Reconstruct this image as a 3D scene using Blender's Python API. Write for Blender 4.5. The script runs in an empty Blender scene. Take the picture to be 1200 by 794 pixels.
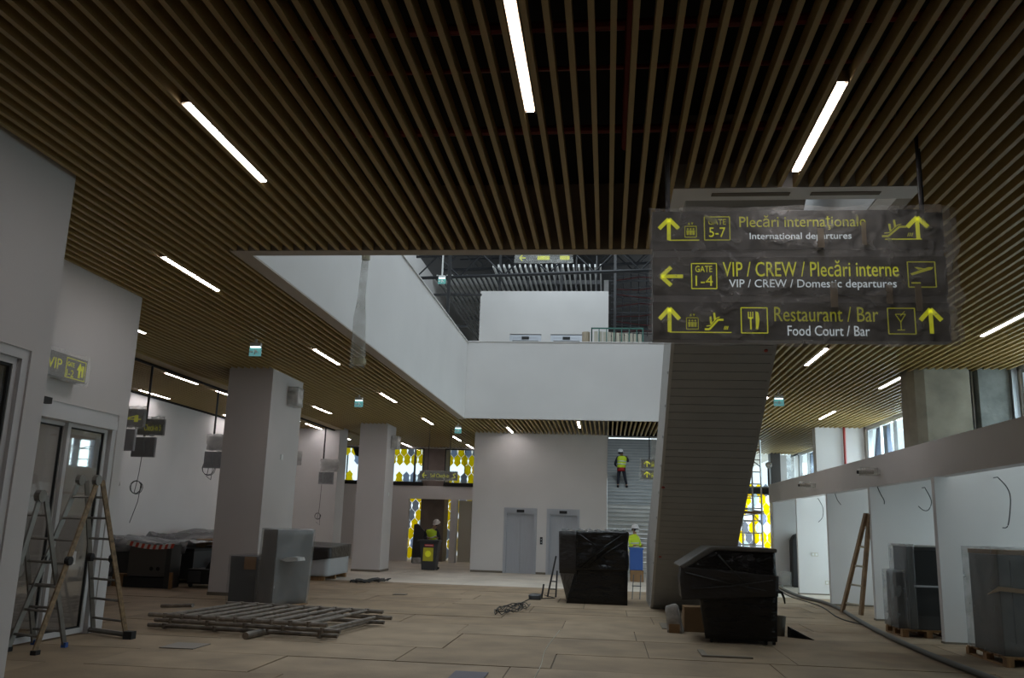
import bpy, math, random
from mathutils import Vector, Matrix, noise
random.seed(7)
C = bpy.context.scene.collection
PI = math.pi

# ------------------------------------------------------------------ camera
cam_d = bpy.data.cameras.new('camera'); cam = bpy.data.objects.new('camera', cam_d); C.objects.link(cam)
cam_d.sensor_width = 36.0; cam_d.lens = 1019.1 / 1200 * 36; cam_d.clip_end = 300
rx = Vector((0.993902, 0.105976, 0.030467)); dn = Vector((0.007443, 0.211194, -0.977416)); fw = Vector((-0.110017, 0.971682, 0.209117))
m = Matrix.Identity(4)
for i in range(3):
    m[i][0] = rx[i]; m[i][1] = -dn[i]; m[i][2] = -fw[i]
m.translation = (0, 0, 1.65)
cam.matrix_world = m
bpy.context.scene.camera = cam

# ------------------------------------------------------------------ sky, daylight, added fill lights, exposure
sc = bpy.context.scene
sc.view_settings.view_transform = 'Standard'; sc.view_settings.look = 'None'
sc.view_settings.gamma = 1; sc.view_settings.use_curve_mapping = False
sc.view_settings.exposure = 0.0
LAMP = 4.5          # emission of the linear lamps
W = bpy.data.worlds.new('overcast_sky'); sc.world = W; W.use_nodes = True
bg = W.node_tree.nodes['Background']; bg.inputs[0].default_value = (0.80, 0.92, 1.0, 1); bg.inputs[1].default_value = 1.5

def area(name, loc, size, direction, power, col):
    l = bpy.data.lights.new(name, 'AREA'); l.shape = 'RECTANGLE'; l.size, l.size_y = size
    l.energy = power; l.color = col
    o = bpy.data.objects.new(name, l); C.objects.link(o); o.location = loc
    o.rotation_euler = Vector(direction).to_track_quat('-Z', 'Y').to_euler()
    return o
DAY = (0.80, 0.92, 1.0)
area('daylight_skylight', (-0.8, 16.5, 13.7), (9, 15), (0, 0, -1), 620, DAY)
area('daylight_bay_window', (8.6, 24.2, 1.9), (3.0, 2.8), (-1, 0, 0), 230, DAY)
for yb_, pw_ in ((9.6, 30), (13.4, 34), (17.1, 42), (20.8, 50)): area('daylight_bay_window_near', (8.6, yb_, 1.9), (2.6, 2.6), (-1, 0, 0), pw_, DAY)
area('daylight_bay_window_far', (8.6, 27.9, 1.9), (3.0, 2.8), (-1, 0, 0), 70, DAY)
area('daylight_clerestory', (8.5, 25.9, 4.1), (3.4, 1.3), (-1, 0, -0.1), 190, DAY)
area('daylight_clerestory_near', (8.5, 15.6, 4.1), (3.2, 1.3), (-1, 0, -0.1), 120, DAY)
area('daylight_clerestory_far', (8.5, 36.0, 4.1), (2.8, 1.3), (-1, 0, -0.1), 120, DAY)
area('daylight_far_end', (6.3, 39.3, 2.6), (3.0, 4.2), (0, -1, 0), 170, DAY)
area('stairwell_fill', (1.5, 33.4, 8.1), (2.6, 2.4), (0, 0.75, -1), 110, DAY)  # added fill hanging in mid-air to brighten the stair risers
area('daylight_upper_windows', (9.8, 42, 8.6), (14, 3.2), (-1, 0, 0.55), 1300, DAY)
area('upper_wall_fill', (-1.0, 28.0, 13.6), (6, 3), (-1, 0.7, -0.6), 220, DAY)  # added fill out of view, aimed to brighten the upper left wall

# ------------------------------------------------------------------ materials
def mat(name, col, rough=0.6, metal=0.0, var=0.0, scale=4.0, bump=0.0, bscale=30.0, spec=0.5, emit=None, es=0.0, stretch=None, alpha=None, trans=0.0):
    M = bpy.data.materials.new(name); M.use_nodes = True
    nt = M.node_tree; b = nt.nodes['Principled BSDF']
    b.inputs['Base Color'].default_value = (*col, 1); b.inputs['Roughness'].default_value = rough
    b.inputs['Metallic'].default_value = metal; b.inputs['Specular IOR Level'].default_value = spec
    if trans: b.inputs['Transmission Weight'].default_value = trans
    if alpha is not None: b.inputs['Alpha'].default_value = alpha
    if emit: b.inputs['Emission Color'].default_value = (*emit, 1); b.inputs['Emission Strength'].default_value = es
    tc = nt.nodes.new('ShaderNodeTexCoord'); mp = nt.nodes.new('ShaderNodeMapping')
    nt.links.new(tc.outputs['Object'], mp.inputs['Vector'])
    if stretch: mp.inputs['Scale'].default_value = stretch
    if var:
        n = nt.nodes.new('ShaderNodeTexNoise'); n.inputs['Scale'].default_value = scale; n.inputs['Detail'].default_value = 5
        nt.links.new(mp.outputs[0], n.inputs['Vector'])
        r = nt.nodes.new('ShaderNodeValToRGB')
        r.color_ramp.elements[0].position = 0.3; r.color_ramp.elements[1].position = 0.7
        r.color_ramp.elements[0].color = (*[c * (1 - var) for c in col], 1)
        r.color_ramp.elements[1].color = (*[min(1, c * (1 + var)) for c in col], 1)
        nt.links.new(n.outputs['Fac'], r.inputs[0]); nt.links.new(r.outputs[0], b.inputs['Base Color'])
    if bump:
        n2 = nt.nodes.new('ShaderNodeTexNoise'); n2.inputs['Scale'].default_value = bscale; n2.inputs['Detail'].default_value = 4
        nt.links.new(mp.outputs[0], n2.inputs['Vector'])
        bp = nt.nodes.new('ShaderNodeBump'); bp.inputs['Strength'].default_value = bump; bp.inputs['Distance'].default_value = 0.03
        nt.links.new(n2.outputs['Fac'], bp.inputs['Height']); nt.links.new(bp.outputs[0], b.inputs['Normal'])
    return M

def film(name, col, opac, rough=0.3, bscale=4.0, bump=0.35):
    """thin crumpled plastic film: part see-through, part milky, glossy"""
    M = bpy.data.materials.new(name); M.use_nodes = True; nt = M.node_tree
    for n in list(nt.nodes): nt.nodes.remove(n)
    out = nt.nodes.new('ShaderNodeOutputMaterial'); mx = nt.nodes.new('ShaderNodeMixShader')
    tr = nt.nodes.new('ShaderNodeBsdfTransparent'); b = nt.nodes.new('ShaderNodeBsdfPrincipled')
    b.inputs['Base Color'].default_value = (*col, 1); b.inputs['Roughness'].default_value = rough
    tc = nt.nodes.new('ShaderNodeTexCoord'); n = nt.nodes.new('ShaderNodeTexNoise'); n.inputs['Scale'].default_value = bscale; n.inputs['Detail'].default_value = 2; n.inputs['Distortion'].default_value = 0.6
    nt.links.new(tc.outputs['Object'], n.inputs['Vector'])
    bp = nt.nodes.new('ShaderNodeBump'); bp.inputs['Strength'].default_value = bump; bp.inputs['Distance'].default_value = 0.05
    nt.links.new(n.outputs['Fac'], bp.inputs['Height']); nt.links.new(bp.outputs[0], b.inputs['Normal'])
    mr = nt.nodes.new('ShaderNodeMapRange'); mr.inputs[1].default_value = 0.35; mr.inputs[2].default_value = 0.7
    mr.inputs[3].default_value = opac * 0.7; mr.inputs[4].default_value = min(1, opac * 1.3)
    nt.links.new(n.outputs['Fac'], mr.inputs[0]); nt.links.new(mr.outputs[0], mx.inputs[0])
    nt.links.new(tr.outputs[0], mx.inputs[1]); nt.links.new(b.outputs[0], mx.inputs[2]); nt.links.new(mx.outputs[0], out.inputs[0])
    return M

def translucent(name, col):
    M = bpy.data.materials.new(name); M.use_nodes = True; nt = M.node_tree
    for n in list(nt.nodes): nt.nodes.remove(n)
    out = nt.nodes.new('ShaderNodeOutputMaterial'); mx = nt.nodes.new('ShaderNodeMixShader'); mx.inputs[0].default_value = 0.75
    d = nt.nodes.new('ShaderNodeBsdfDiffuse'); t = nt.nodes.new('ShaderNodeBsdfTranslucent')
    d.inputs[0].default_value = (*col, 1); t.inputs[0].default_value = (*col, 1)
    nt.links.new(d.outputs[0], mx.inputs[1]); nt.links.new(t.outputs[0], mx.inputs[2]); nt.links.new(mx.outputs[0], out.inputs[0])
    return M

def glass(name, tint=(0.9, 0.95, 0.95), refl=1.0):
    M = bpy.data.materials.new(name); M.use_nodes = True; nt = M.node_tree
    for n in list(nt.nodes): nt.nodes.remove(n)
    out = nt.nodes.new('ShaderNodeOutputMaterial'); mx = nt.nodes.new('ShaderNodeMixShader')
    tr = nt.nodes.new('ShaderNodeBsdfTransparent'); tr.inputs[0].default_value = (*tint, 1)
    g = nt.nodes.new('ShaderNodeBsdfGlossy'); g.inputs['Roughness'].default_value = 0.02
    lw = nt.nodes.new('ShaderNodeLayerWeight'); lw.inputs[0].default_value = 0.5
    pw = nt.nodes.new('ShaderNodeMath'); pw.operation = 'POWER'; pw.inputs[1].default_value = 3.5; nt.links.new(lw.outputs['Facing'], pw.inputs[0])
    fr = nt.nodes.new('ShaderNodeMath'); fr.operation = 'MULTIPLY_ADD'; fr.inputs[1].default_value = 0.7 * refl; fr.inputs[2].default_value = 0.05 * refl; nt.links.new(pw.outputs[0], fr.inputs[0])
    nt.links.new(fr.outputs[0], mx.inputs[0]); nt.links.new(tr.outputs[0], mx.inputs[1]); nt.links.new(g.outputs[0], mx.inputs[2]); nt.links.new(mx.outputs[0], out.inputs[0])
    return M

WALL = mat('white_wall_paint', (0.62, 0.60, 0.585), 0.7, var=0.03, scale=0.8, bump=0.04, bscale=60)
WALLC = mat('white_column_paint', (0.575, 0.54, 0.525), 0.7, var=0.03, scale=0.8)
SLAT = mat('tan_wood_slat', (0.40, 0.285, 0.11), 0.5, var=0.06, scale=3, stretch=(8, .3, 8))
TRIMM = mat('taupe_trim', (0.42, 0.37, 0.31), 0.5)
BLACK = mat('black_plenum', (0.012, 0.010, 0.009), 0.9)
REDP = mat('red_sprinkler_pipe', (0.28, 0.02, 0.012), 0.4)
DKMET = mat('black_steel', (0.02, 0.02, 0.022), 0.45)
LAMPM = mat('lamp_diffuser', (1, 1, 1), 0.5, emit=(1.0, 0.94, 0.96), es=LAMP * 7.4)
LAMPH = mat('lamp_housing', (0.25, 0.19, 0.12), 0.5)
ALU = mat('aluminium', (0.55, 0.56, 0.57), 0.38, 0.75)
ALUW = mat('white_aluminium_frame', (0.60, 0.60, 0.60), 0.45)
STEEL = mat('brushed_steel', (0.46, 0.48, 0.52), 0.42, 0.55, var=0.05, scale=6, stretch=(12, 12, .3))
BOARD = mat('hardboard', (0.250, 0.178, 0.108), 0.75, var=0.24, scale=1.3, bump=0.1, bscale=25)
BOARD2 = mat('hardboard_pale', (0.285, 0.207, 0.13), 0.75, var=0.2, scale=1.7, bump=0.1, bscale=25)
JOINT = mat('dark_subfloor', (0.13, 0.10, 0.075), 0.9, var=0.2, scale=2)
SCREED = mat('pale_screed', (0.56, 0.50, 0.42), 0.7, var=0.14, scale=0.9, bump=0.06)
CONC = mat('raw_concrete', (0.27, 0.24, 0.185), 0.85, var=0.35, scale=1.3, bump=0.25, bscale=18)
CONC2 = mat('grey_concrete', (0.20, 0.205, 0.19), 0.85, var=0.35, scale=2.4, bump=0.3, bscale=14)
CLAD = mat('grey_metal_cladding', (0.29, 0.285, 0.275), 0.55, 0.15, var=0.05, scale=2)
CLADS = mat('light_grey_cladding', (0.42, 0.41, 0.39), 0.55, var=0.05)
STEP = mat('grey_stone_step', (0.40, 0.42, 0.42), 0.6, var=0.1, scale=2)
STEPP = mat('lit_stone_step', (0.60, 0.60, 0.57), 0.6, var=0.08, scale=2)  # step stone lightened, hall bounce light on the lower flight put into colour
SKIRT = mat('brown_skirting', (0.17, 0.14, 0.105), 0.7)
GLASS = glass('clear_glass', (.9, .95, .95), .45); GLASSD = glass('door_glass', (0.86, 0.88, 0.86), 1.6)
YEL = translucent('yellow_facade_panel', (0.95, 0.80, 0.02)); GRY = translucent('grey_facade_panel', (0.40, 0.42, 0.46)); BLU = translucent('blue_grey_facade_panel', (0.48, 0.54, 0.66)); PAL = translucent('pale_facade_panel', (0.75, 0.86, 0.88))
SIGNB = mat('dark_sign_face', (0.035, 0.035, 0.032), 0.4)
SIGNG = mat('grey_sign_frame', (0.16, 0.16, 0.155), 0.45)
SYEL = mat('backlit_yellow_print', (0.75, 0.75, 0.03), 0.5, emit=(0.60, 0.62, 0.012), es=0.42)
SYELD = mat('yellow_print', (0.75, 0.75, 0.03), 0.5, emit=(0.60, 0.62, 0.012), es=0.16)
SWHT = mat('backlit_white_print', (0.8, 0.85, 0.87), 0.5, emit=(0.72, 0.82, 0.86), es=0.48)
FILM = film('clear_stretch_film', (0.74, 0.74, 0.70), 0.27, .2, 7, 1.0)
FILMM = film('milky_plastic_sheet', (0.62, 0.62, 0.60), 0.6, 0.3, 3)
FILMG = film('grey_stretch_film', (0.42, 0.43, 0.43), 0.42, 0.3, 3)
DRAPE = film('dark_crumpled_film', (.20, .20, .205), .75, .22, 2.5, 1.0)
TAPE = mat('beige_adhesive_tape', (0.32, 0.27, 0.20), 0.5)
WRAPB = mat('black_plastic_wrap', (0.006, 0.0055, 0.0055), 0.20, bump=1.0, bscale=5, spec=0.4, stretch=(1, 1, 2.5))
WRAPB2 = mat('grey_black_plastic_wrap', (0.022, 0.019, 0.018), 0.32, bump=0.9, bscale=6, spec=0.45, stretch=(1, 1, 2))
WRAPG = mat('dusty_grey_wrap', (0.085, 0.075, 0.065), 0.55, bump=0.7, bscale=5)
KIOSK = mat('dark_grey_kiosk', (0.05, 0.053, 0.056), 0.4)
CARD = mat('cardboard', (0.22, 0.125, 0.055), 0.8, var=0.12)
WOOD = mat('pallet_wood', (0.27, 0.15, 0.065), 0.8, var=0.25, scale=5, stretch=(6, 1, 1))
LWOOD = mat('ladder_wood', (0.27, 0.18, 0.105), 0.7, var=0.25, scale=6)
LALU = mat('ladder_aluminium', (0.22, 0.21, 0.19), 0.45, 0.6, var=0.15, scale=8)
LORG = mat('paint_spattered_rail', (0.24, 0.165, 0.09), 0.6, var=0.45, scale=16)
RUB = mat('black_rubber', (0.015, 0.015, 0.015), 0.7)
TUBE = mat('galvanised_tube', (0.20, 0.17, 0.14), 0.5, 0.3, var=0.3, scale=9)
HIVIS = mat('hi_vis_yellow', (0.62, 0.80, 0.03), 0.6); REFL = mat('reflective_stripe', (0.62, 0.64, 0.60), 0.4)
SKIN = mat('skin', (0.42, 0.24, 0.16), 0.6); HELM = mat('white_helmet', (0.78, 0.78, 0.78), 0.35)
PINKH = mat('pale_helmet', (0.72, 0.62, 0.58), 0.35)
NAVY = mat('dark_workwear', (0.018, 0.02, 0.03), 0.85); REDC = mat('red_jacket', (0.38, 0.02, 0.02), 0.8); MASK = mat('white_face_mask', (0.7, 0.72, 0.72), 0.8)
BLUEP = mat('blue_plastic', (0.035, 0.10, 0.34), 0.5); BING = mat('grey_bin_plastic', (0.045, 0.045, 0.05), 0.5)
REDL = mat('red_print', (0.5, 0.04, 0.04), 0.6); WHITEP = mat('white_plastic', (0.7, 0.7, 0.68), 0.5); LBLY = mat('yellow_label', (0.62, 0.55, 0.04), 0.6)
GREENM = mat('green_metal', (0.03, 0.13, 0.10), 0.5); CREAM = mat('cream_board', (0.50, 0.46, 0.37), 0.7)
HOSE = mat('grey_hose', (0.12, 0.115, 0.105), 0.6); CABLE = mat('dark_cable', (0.03, 0.028, 0.026), 0.6); CABLEW = mat('light_cable', (0.4, 0.37, 0.3), 0.6)
STEELB = mat('blue_black_steel', (0.03, 0.05, 0.09), 0.5); UPSL = mat('pale_roof_slat', (0.72, 0.72, 0.70), 0.5); UPDK = mat('dark_roof_steel', (0.016, 0.017, 0.02), 0.6)
LEDG = mat('green_exit_face', (0.02, 0.18, 0.12), 0.5, emit=(0.3, 0.75, 0.8), es=0.28)
LEDW = mat('emergency_glow', (0.8, 1, 1), 0.5, emit=(0.65, 0.92, 1.0), es=2.5)
DARKV = mat('dark_grey_display', (0.27, 0.27, 0.28), 0.5); CURT = mat('grey_felt', (0.045, 0.045, 0.047), 0.9, bump=0.3, bscale=8)
WARNR = mat('red_tape', (0.55, 0.06, 0.03), 0.5)

# ------------------------------------------------------------------ mesh helper
class MB:
    def __init__(s): s.v = []; s.f = []
    def add(s, vs, fs, M=None):
        n = len(s.v)
        s.v += [tuple(M @ Vector(p)) if M else tuple(p) for p in vs]
        s.f += [tuple(i + n for i in f) for f in fs]; return s
    def box(s, x0, x1, y0, y1, z0, z1, M=None):
        vs = [(x, y, z) for x in (x0, x1) for y in (y0, y1) for z in (z0, z1)]
        return s.add(vs, [(0, 1, 3, 2), (4, 6, 7, 5), (0, 4, 5, 1), (2, 3, 7, 6), (0, 2, 6, 4), (1, 5, 7, 3)], M)
    def cyl(s, p0, p1, r, n=8, r1=None):
        return s.tube([p0, p1], r, n, r1)
    def tube(s, pts, r, n=6, r1=None):
        pts = [Vector(p) for p in pts]; k = len(pts); rings = []
        up = Vector((0, 0, 1))
        for i, p in enumerate(pts):
            d = (pts[min(i + 1, k - 1)] - pts[max(i - 1, 0)])
            d = d.normalized() if d.length > 1e-9 else Vector((0, 0, 1))
            a = d.cross(up if abs(d.z) < 0.9 else Vector((1, 0, 0))).normalized(); b = d.cross(a)
            rr = r if r1 is None else r + (r1 - r) * i / (k - 1)
            rings.append([p + (a * math.cos(2 * PI * j / n) + b * math.sin(2 * PI * j / n)) * rr for j in range(n)])
        o = len(s.v)
        for R in rings: s.v += [tuple(q) for q in R]
        for i in range(k - 1):
            for j in range(n):
                s.f.append((o + i * n + j, o + i * n + (j + 1) % n, o + (i + 1) * n + (j + 1) % n, o + (i + 1) * n + j))
        s.f.append(tuple(o + j for j in range(n))[::-1]); s.f.append(tuple(o + (k - 1) * n + j for j in range(n)))
        return s
    def lathe(s, prof, n=14, M=None):
        vs = []; fs = []
        for r, z in prof: vs += [(r * math.cos(2 * PI * j / n), r * math.sin(2 * PI * j / n), z) for j in range(n)]
        for i in range(len(prof) - 1):
            for j in range(n): fs.append((i * n + j, i * n + (j + 1) % n, (i + 1) * n + (j + 1) % n, (i + 1) * n + j))
        fs.append(tuple(range(n))[::-1]); fs.append(tuple((len(prof) - 1) * n + j for j in range(n)))
        return s.add(vs, fs, M)
    def prism(s, poly, t0, t1, M=None, axes='xz'):
        """polygon in the xz (or xy, yz) plane extruded along the third axis"""
        n = len(poly); put = {'xz': lambda a, b, t: (a, t, b), 'xy': lambda a, b, t: (a, b, t), 'yz': lambda a, b, t: (t, a, b)}[axes]
        vs = [put(a, b, t0) for a, b in poly] + [put(a, b, t1) for a, b in poly]
        fs = [tuple(range(n))[::-1], tuple(range(n, 2 * n))] + [(i, (i + 1) % n, (i + 1) % n + n, i + n) for i in range(n)]
        return s.add(vs, fs, M)
    def build(s, name, m, parent=None, at=None, smooth=False, bevel=0.0, sub=0):
        me = bpy.data.meshes.new(name)
        off = Vector(at) if at is not None else (parent_origin(parent) if parent is not None else Vector((0, 0, 0)))
        me.from_pydata([tuple(Vector(p) - off) for p in s.v], [], s.f)
        me.materials.append(m); me.validate(); me.update()
        import bmesh
        bm = bmesh.new(); bm.from_mesh(me); bmesh.ops.recalc_face_normals(bm, faces=bm.faces); bm.to_mesh(me); bm.free()
        o = bpy.data.objects.new(name, me); C.objects.link(o)
        if parent is not None: o.parent = parent
        elif at is not None: o.location = at
        if smooth:
            for p in me.polygons: p.use_smooth = True
        if bevel:
            b = o.modifiers.new('bevel', 'BEVEL'); b.width = bevel; b.segments = 2; b.limit_method = 'ANGLE'
        if sub:
            b = o.modifiers.new('subd', 'SUBSURF'); b.levels = sub; b.render_levels = sub
        return o
def parent_origin(p):
    v = Vector((0, 0, 0))
    while p is not None: v = v + p.location; p = p.parent
    return v
def tag(o, label, cat, group=None):
    o['label'] = label; o['category'] = cat
    if group: o['group'] = group
    return o
def thing(name, label, cat, loc, group=None):
    o = bpy.data.objects.new(name, None); C.objects.link(o); o.location = loc; o.empty_display_size = 0.2
    return tag(o, label, cat, group)
def struct(o): o['kind'] = 'structure'; return o
def copy_tree(o, parent=None):
    c = o.copy(); C.objects.link(c); c.parent = parent
    for ch in list(o.children): copy_tree(ch, c)
    return c
def bx(*a): return MB().box(*a)

# text as real geometry: u runs to the right, v up
def text_mb(body, u0, u1, v0, v1, plane='xz', t=0.0, th=0.004, fit=True):
    cu = bpy.data.curves.new('t', 'FONT'); cu.body = body; cu.resolution_u = 3; cu.extrude = 0
    ob = bpy.data.objects.new('t', cu); C.objects.link(ob)
    dg = bpy.context.evaluated_depsgraph_get(); me = bpy.data.meshes.new_from_object(ob.evaluated_get(dg))
    xs = [v.co.x for v in me.vertices]; ys = [v.co.y for v in me.vertices]
    out = MB()
    if xs:
        a, b, c, d = min(xs), max(xs), min(ys), max(ys)
        su = (u1 - u0) / max(b - a, 1e-6); sv = (v1 - v0) / max(d - c, 1e-6)
        vs = []
        for v in me.vertices:
            U = u0 + (v.co.x - a) * su; V = v0 + (v.co.y - c) * sv
            vs.append((U, t, V) if plane == 'xz' else (t, U, V))
        out.add(vs, [tuple(p.vertices) for p in me.polygons])
        th3 = (0, -th, 0) if plane == 'xz' else (th, 0, 0)
        # side walls of the letters along the outline
        cnt = {}
        for p in me.polygons:
            q = list(p.vertices)
            for i in range(len(q)):
                e = (q[i], q[(i + 1) % len(q)]); cnt[tuple(sorted(e))] = cnt.get(tuple(sorted(e)), 0) + 1
        n = len(vs); bk = [tuple(Vector(p) - Vector(th3)) for p in vs]
        out.v += bk
        out.f += [(a_, b_, b_ + n, a_ + n) for (a_, b_), k in cnt.items() if k == 1]
    bpy.data.objects.remove(ob); bpy.data.curves.remove(cu); bpy.data.meshes.remove(me)
    return out

# =================================================================== THE SHELL
H = 4.9
floor = struct(bx(-17, 12, -10, 46, -0.3, -0.012).build('floor', JOINT))
# hardboard sheets laid over the floor, each one a piece
rows = []; y = 4.2
while y < 24.6:
    h = random.choice((1.25, 1.25, 1.7, 1.25)); rows.append((y, min(y + h, 24.6))); y += h
for ri, (ya, yb) in enumerate(rows):
    x = -13.0 + random.uniform(-1.6, 0)
    while x < 7.6:
        w = random.choice((2.75, 2.75, 2.75, 1.9))
        g = random.uniform(0.004, 0.010); dz = random.uniform(-0.003, 0.004)
        xa, xb = max(x, -13.0), min(x + w, 7.8)
        if xb - xa > 0.1:
            a = random.uniform(-0.004, 0.004)
            MB().add([(xa + g, ya + g + a, -0.012), (xb - g, ya + g - a, -0.012), (xb - g, yb - g - a, -0.012), (xa + g, yb - g + a, -0.012),
                      (xa + g, ya + g + a, dz), (xb - g, ya + g - a, dz), (xb - g, yb - g - a, dz), (xa + g, yb - g + a, dz)],
                     [(3, 2, 1, 0), (4, 5, 6, 7), (0, 1, 5, 4), (1, 2, 6, 5), (2, 3, 7, 6), (3, 0, 4, 7)]).build('floor_board', random.choice((BOARD, BOARD2)), floor)
        x += w
ya = 24.6
while ya < 44:
    for k in range(7):
        xa = -13 + k * 3.0
        bx(xa + .006, xa + 2.994, ya + .006, ya + 2.394, -0.012, random.uniform(-.002, .001)).build('floor_slab', SCREED, floor)
    ya += 2.4

# ceiling: black slab above, tan slats below
ceiling = struct(MB().box(-17, -4.65, -10, 38.4, 5.75, 6.2).box(3.0, 8.4, -10, 38.4, 5.75, 6.2).box(-4.65, 0.76, -10, 10.17, 5.75, 6.2)
                 .box(0.76, 3.0, -10, 8.4, 5.75, 6.2).box(-4.65, 0, 27.25, 31.4, 5.75, 6.2).box(0, 3.0, 27.25, 31.6, 5.75, 6.2).box(0, 2.95, 31.5, 31.6, 4.9, 5.75).build('ceiling', BLACK))
unit = {}
def slat(x, y0, y1, z=H, w=0.042, h=0.12):
    key = (w, h)
    if key not in unit:
        me = bpy.data.meshes.new('slat'); b = MB().box(-w / 2, w / 2, 0, 1, 0, h)
        me.from_pydata(b.v, [], b.f); me.materials.append(SLAT); me.update(); unit[key] = me
    o = bpy.data.objects.new('slat', unit[key]); C.objects.link(o); o.parent = ceiling
    o.location = (x, y0, z); o.scale = (1, y1 - y0, 1)
P = 0.1457; X0 = 0.02
k = -65
while X0 + k * P < 7.85:
    x = X0 + k * P; k += 1
    if x < -9.62: continue
    if -4.72 < x < 0.62: slat(x, -8, 9.98)
    elif 0.62 <= x < 2.95: slat(x, -8, 8.08)
    far = 31.4 if -4.8 < x < 0.0 else 38.0
    if -4.72 < x < 2.95: slat(x, 27.27, 31.38 if x < 3.6 and x > 0 else far - .02)
    elif x <= -4.72 or x >= 2.95: slat(x, -8, far - .02 if -4.8 < x < 0 else 37.98)
xl = -10.12
while xl > -12.75:
    slat(xl, 8, 31.1); xl -= P
xl = -9.77
while xl > -12.75:
    slat(xl, 32.25, 37.95); xl -= P
# trims around the void
struct(MB().box(-4.72, -4.5, 10.17, 27.25, H - .005, H + .018).build('trim_1', TRIMM))
struct(MB().box(-4.72, 0.62, 9.97, 10.17, H - .005, H + .28).build('trim_2', TRIMM))
t3 = struct(MB().box(0.62, 2.95, 8.08, 8.4, H - .006, H + .25).box(0.62, 0.76, 8.4, 10.17, H - .005, H + .28).build('trim_3', mat('pale_trim', (0.75, 0.74, 0.72), 0.5)))
for a, b in ((1.0, 1.75), (1.95, 2.6)): bx(a, b, 8.2, 8.28, H - .012, H - .006).build('slot', SKIRT, t3)
struct(MB().box(2.8, 2.95, 8.4, 27.1, H - .005, H + .22).build('trim_4', TRIMM))
struct(MB().box(-9.95, -9.62, 8, 31.1, H - .02, H + .12).build('trim_5', SLAT))
struct(MB().box(-10.02, -9.95, 8, 31.1, H - .06, H + .12).build('trim_6', BLACK))
struct(MB().box(-12.95, -12.78, 8, 31.2, H - .03, H + .12).build('trim_7', BLACK))
# sprinkler pipes in the plenum
pr_ = thing('sprinkler_pipework', 'dark red sprinkler pipes running across above the ceiling slats', 'pipes', (0, 0, 5.3))
for yy in (4.6, 6.1, 7.9):
    MB().cyl((-5.2, yy, 5.45), (7.5, yy, 5.45), 0.045, 8).build('pipe', REDP, pr_)
for yy in (3.9, 5.3, 7.0):
    MB().cyl((-5.2, yy, 5.6) if yy < 10 else (3.1, yy, 5.5), (7.6, yy, 5.6) if yy < 10 else (7.6, yy, 5.5), 0.022, 6).build('pipe', REDP, pr_)
MB().cyl((0.15, 3, 5.35), (0.15, 8.1, 5.35), 0.04, 8).build('pipe', REDP, pr_)

def wall(name, *boxes, m=WALL):
    b = MB()
    for q in boxes: b.box(*q)
    return struct(b.build(name, m))
# left: glazed shop front, recessed doorway wall, check-in wall
wl = wall('wall_left_front', (-5.62, -5.34, -8, 2.0, 0, 5.75), (-5.62, -5.34, 7.43, 7.7, 0, 5.75), (-5.62, -5.34, 2.0, 7.43, 3.1, 5.75))
wall('wall_left_recess', (-7.4, -7.15, 12.08, 12.3, 0, 5.75), (-7.4, -7.15, 7.7, 12.08, 3.05, 5.75), (-12.95, -7.4, 12.1, 12.3, 0, 5.75), (-7.4, -5.62, 7.5, 7.7, 0, 5.75), (-7.4, -7.15, 7.7, 8.6, 0, 3.05))
wall('wall_left', (-13.2, -12.9, 12, 38.2, 0, 5.75))
wall('wall_left_return', (-12.9, -10.1, 31.2, 31.45, 0, 5.75), (-10.1, -9.8, 31.2, 32.2, 0, 5.75))
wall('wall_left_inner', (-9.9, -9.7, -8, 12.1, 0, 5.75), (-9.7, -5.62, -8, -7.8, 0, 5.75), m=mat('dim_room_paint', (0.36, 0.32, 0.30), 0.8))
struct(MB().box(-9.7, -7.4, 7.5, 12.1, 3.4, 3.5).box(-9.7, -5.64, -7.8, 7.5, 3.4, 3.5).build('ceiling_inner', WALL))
wall('wall_back', (-5.6, 8.2, -8.3, -8, 0, 5.75))
# glazed shop front frame at far left
def rect_frame(mb, x0, x1, y0, y1, z0, z1, t, axis='y', bottom=True):
    if axis == 'y':
        mb.box(x0, x1, y0, y0 + t, z0, z1).box(x0, x1, y1 - t, y1, z0, z1).box(x0, x1, y0 + t, y1 - t, z1 - t, z1)
        if bottom: mb.box(x0, x1, y0 + t, y1 - t, z0, z0 + t)
    else:
        mb.box(x0, x0 + t, y0, y1, z0, z1).box(x1 - t, x1, y0, y1, z0, z1).box(x0 + t, x1 - t, y0, y1, z1 - t, z1)
        if bottom: mb.box(x0 + t, x1 - t, y0, y1, z0, z0 + t)
    return mb
w1 = struct(rect_frame(MB(), -5.50, -5.36, 2.0, 7.43, 0, 3.1, 0.09).build('window_1', ALUW))
rect_frame(MB(), -5.47, -5.40, 2.09, 7.34, 0.09, 3.01, 0.06).build('window_frame', ALUW, w1)
rect_frame(MB(), -5.46, -5.41, 2.15, 7.28, 0.15, 2.95, 0.025).build('gasket', RUB, w1)
bx(-5.445, -5.425, 2.17, 7.26, 0.17, 2.93).build('pane', GLASSD, w1)
bx(-5.424, -5.420, 7.0, 7.22, 1.2, 1.5).build('sticker', BLUEP, w1)
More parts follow.
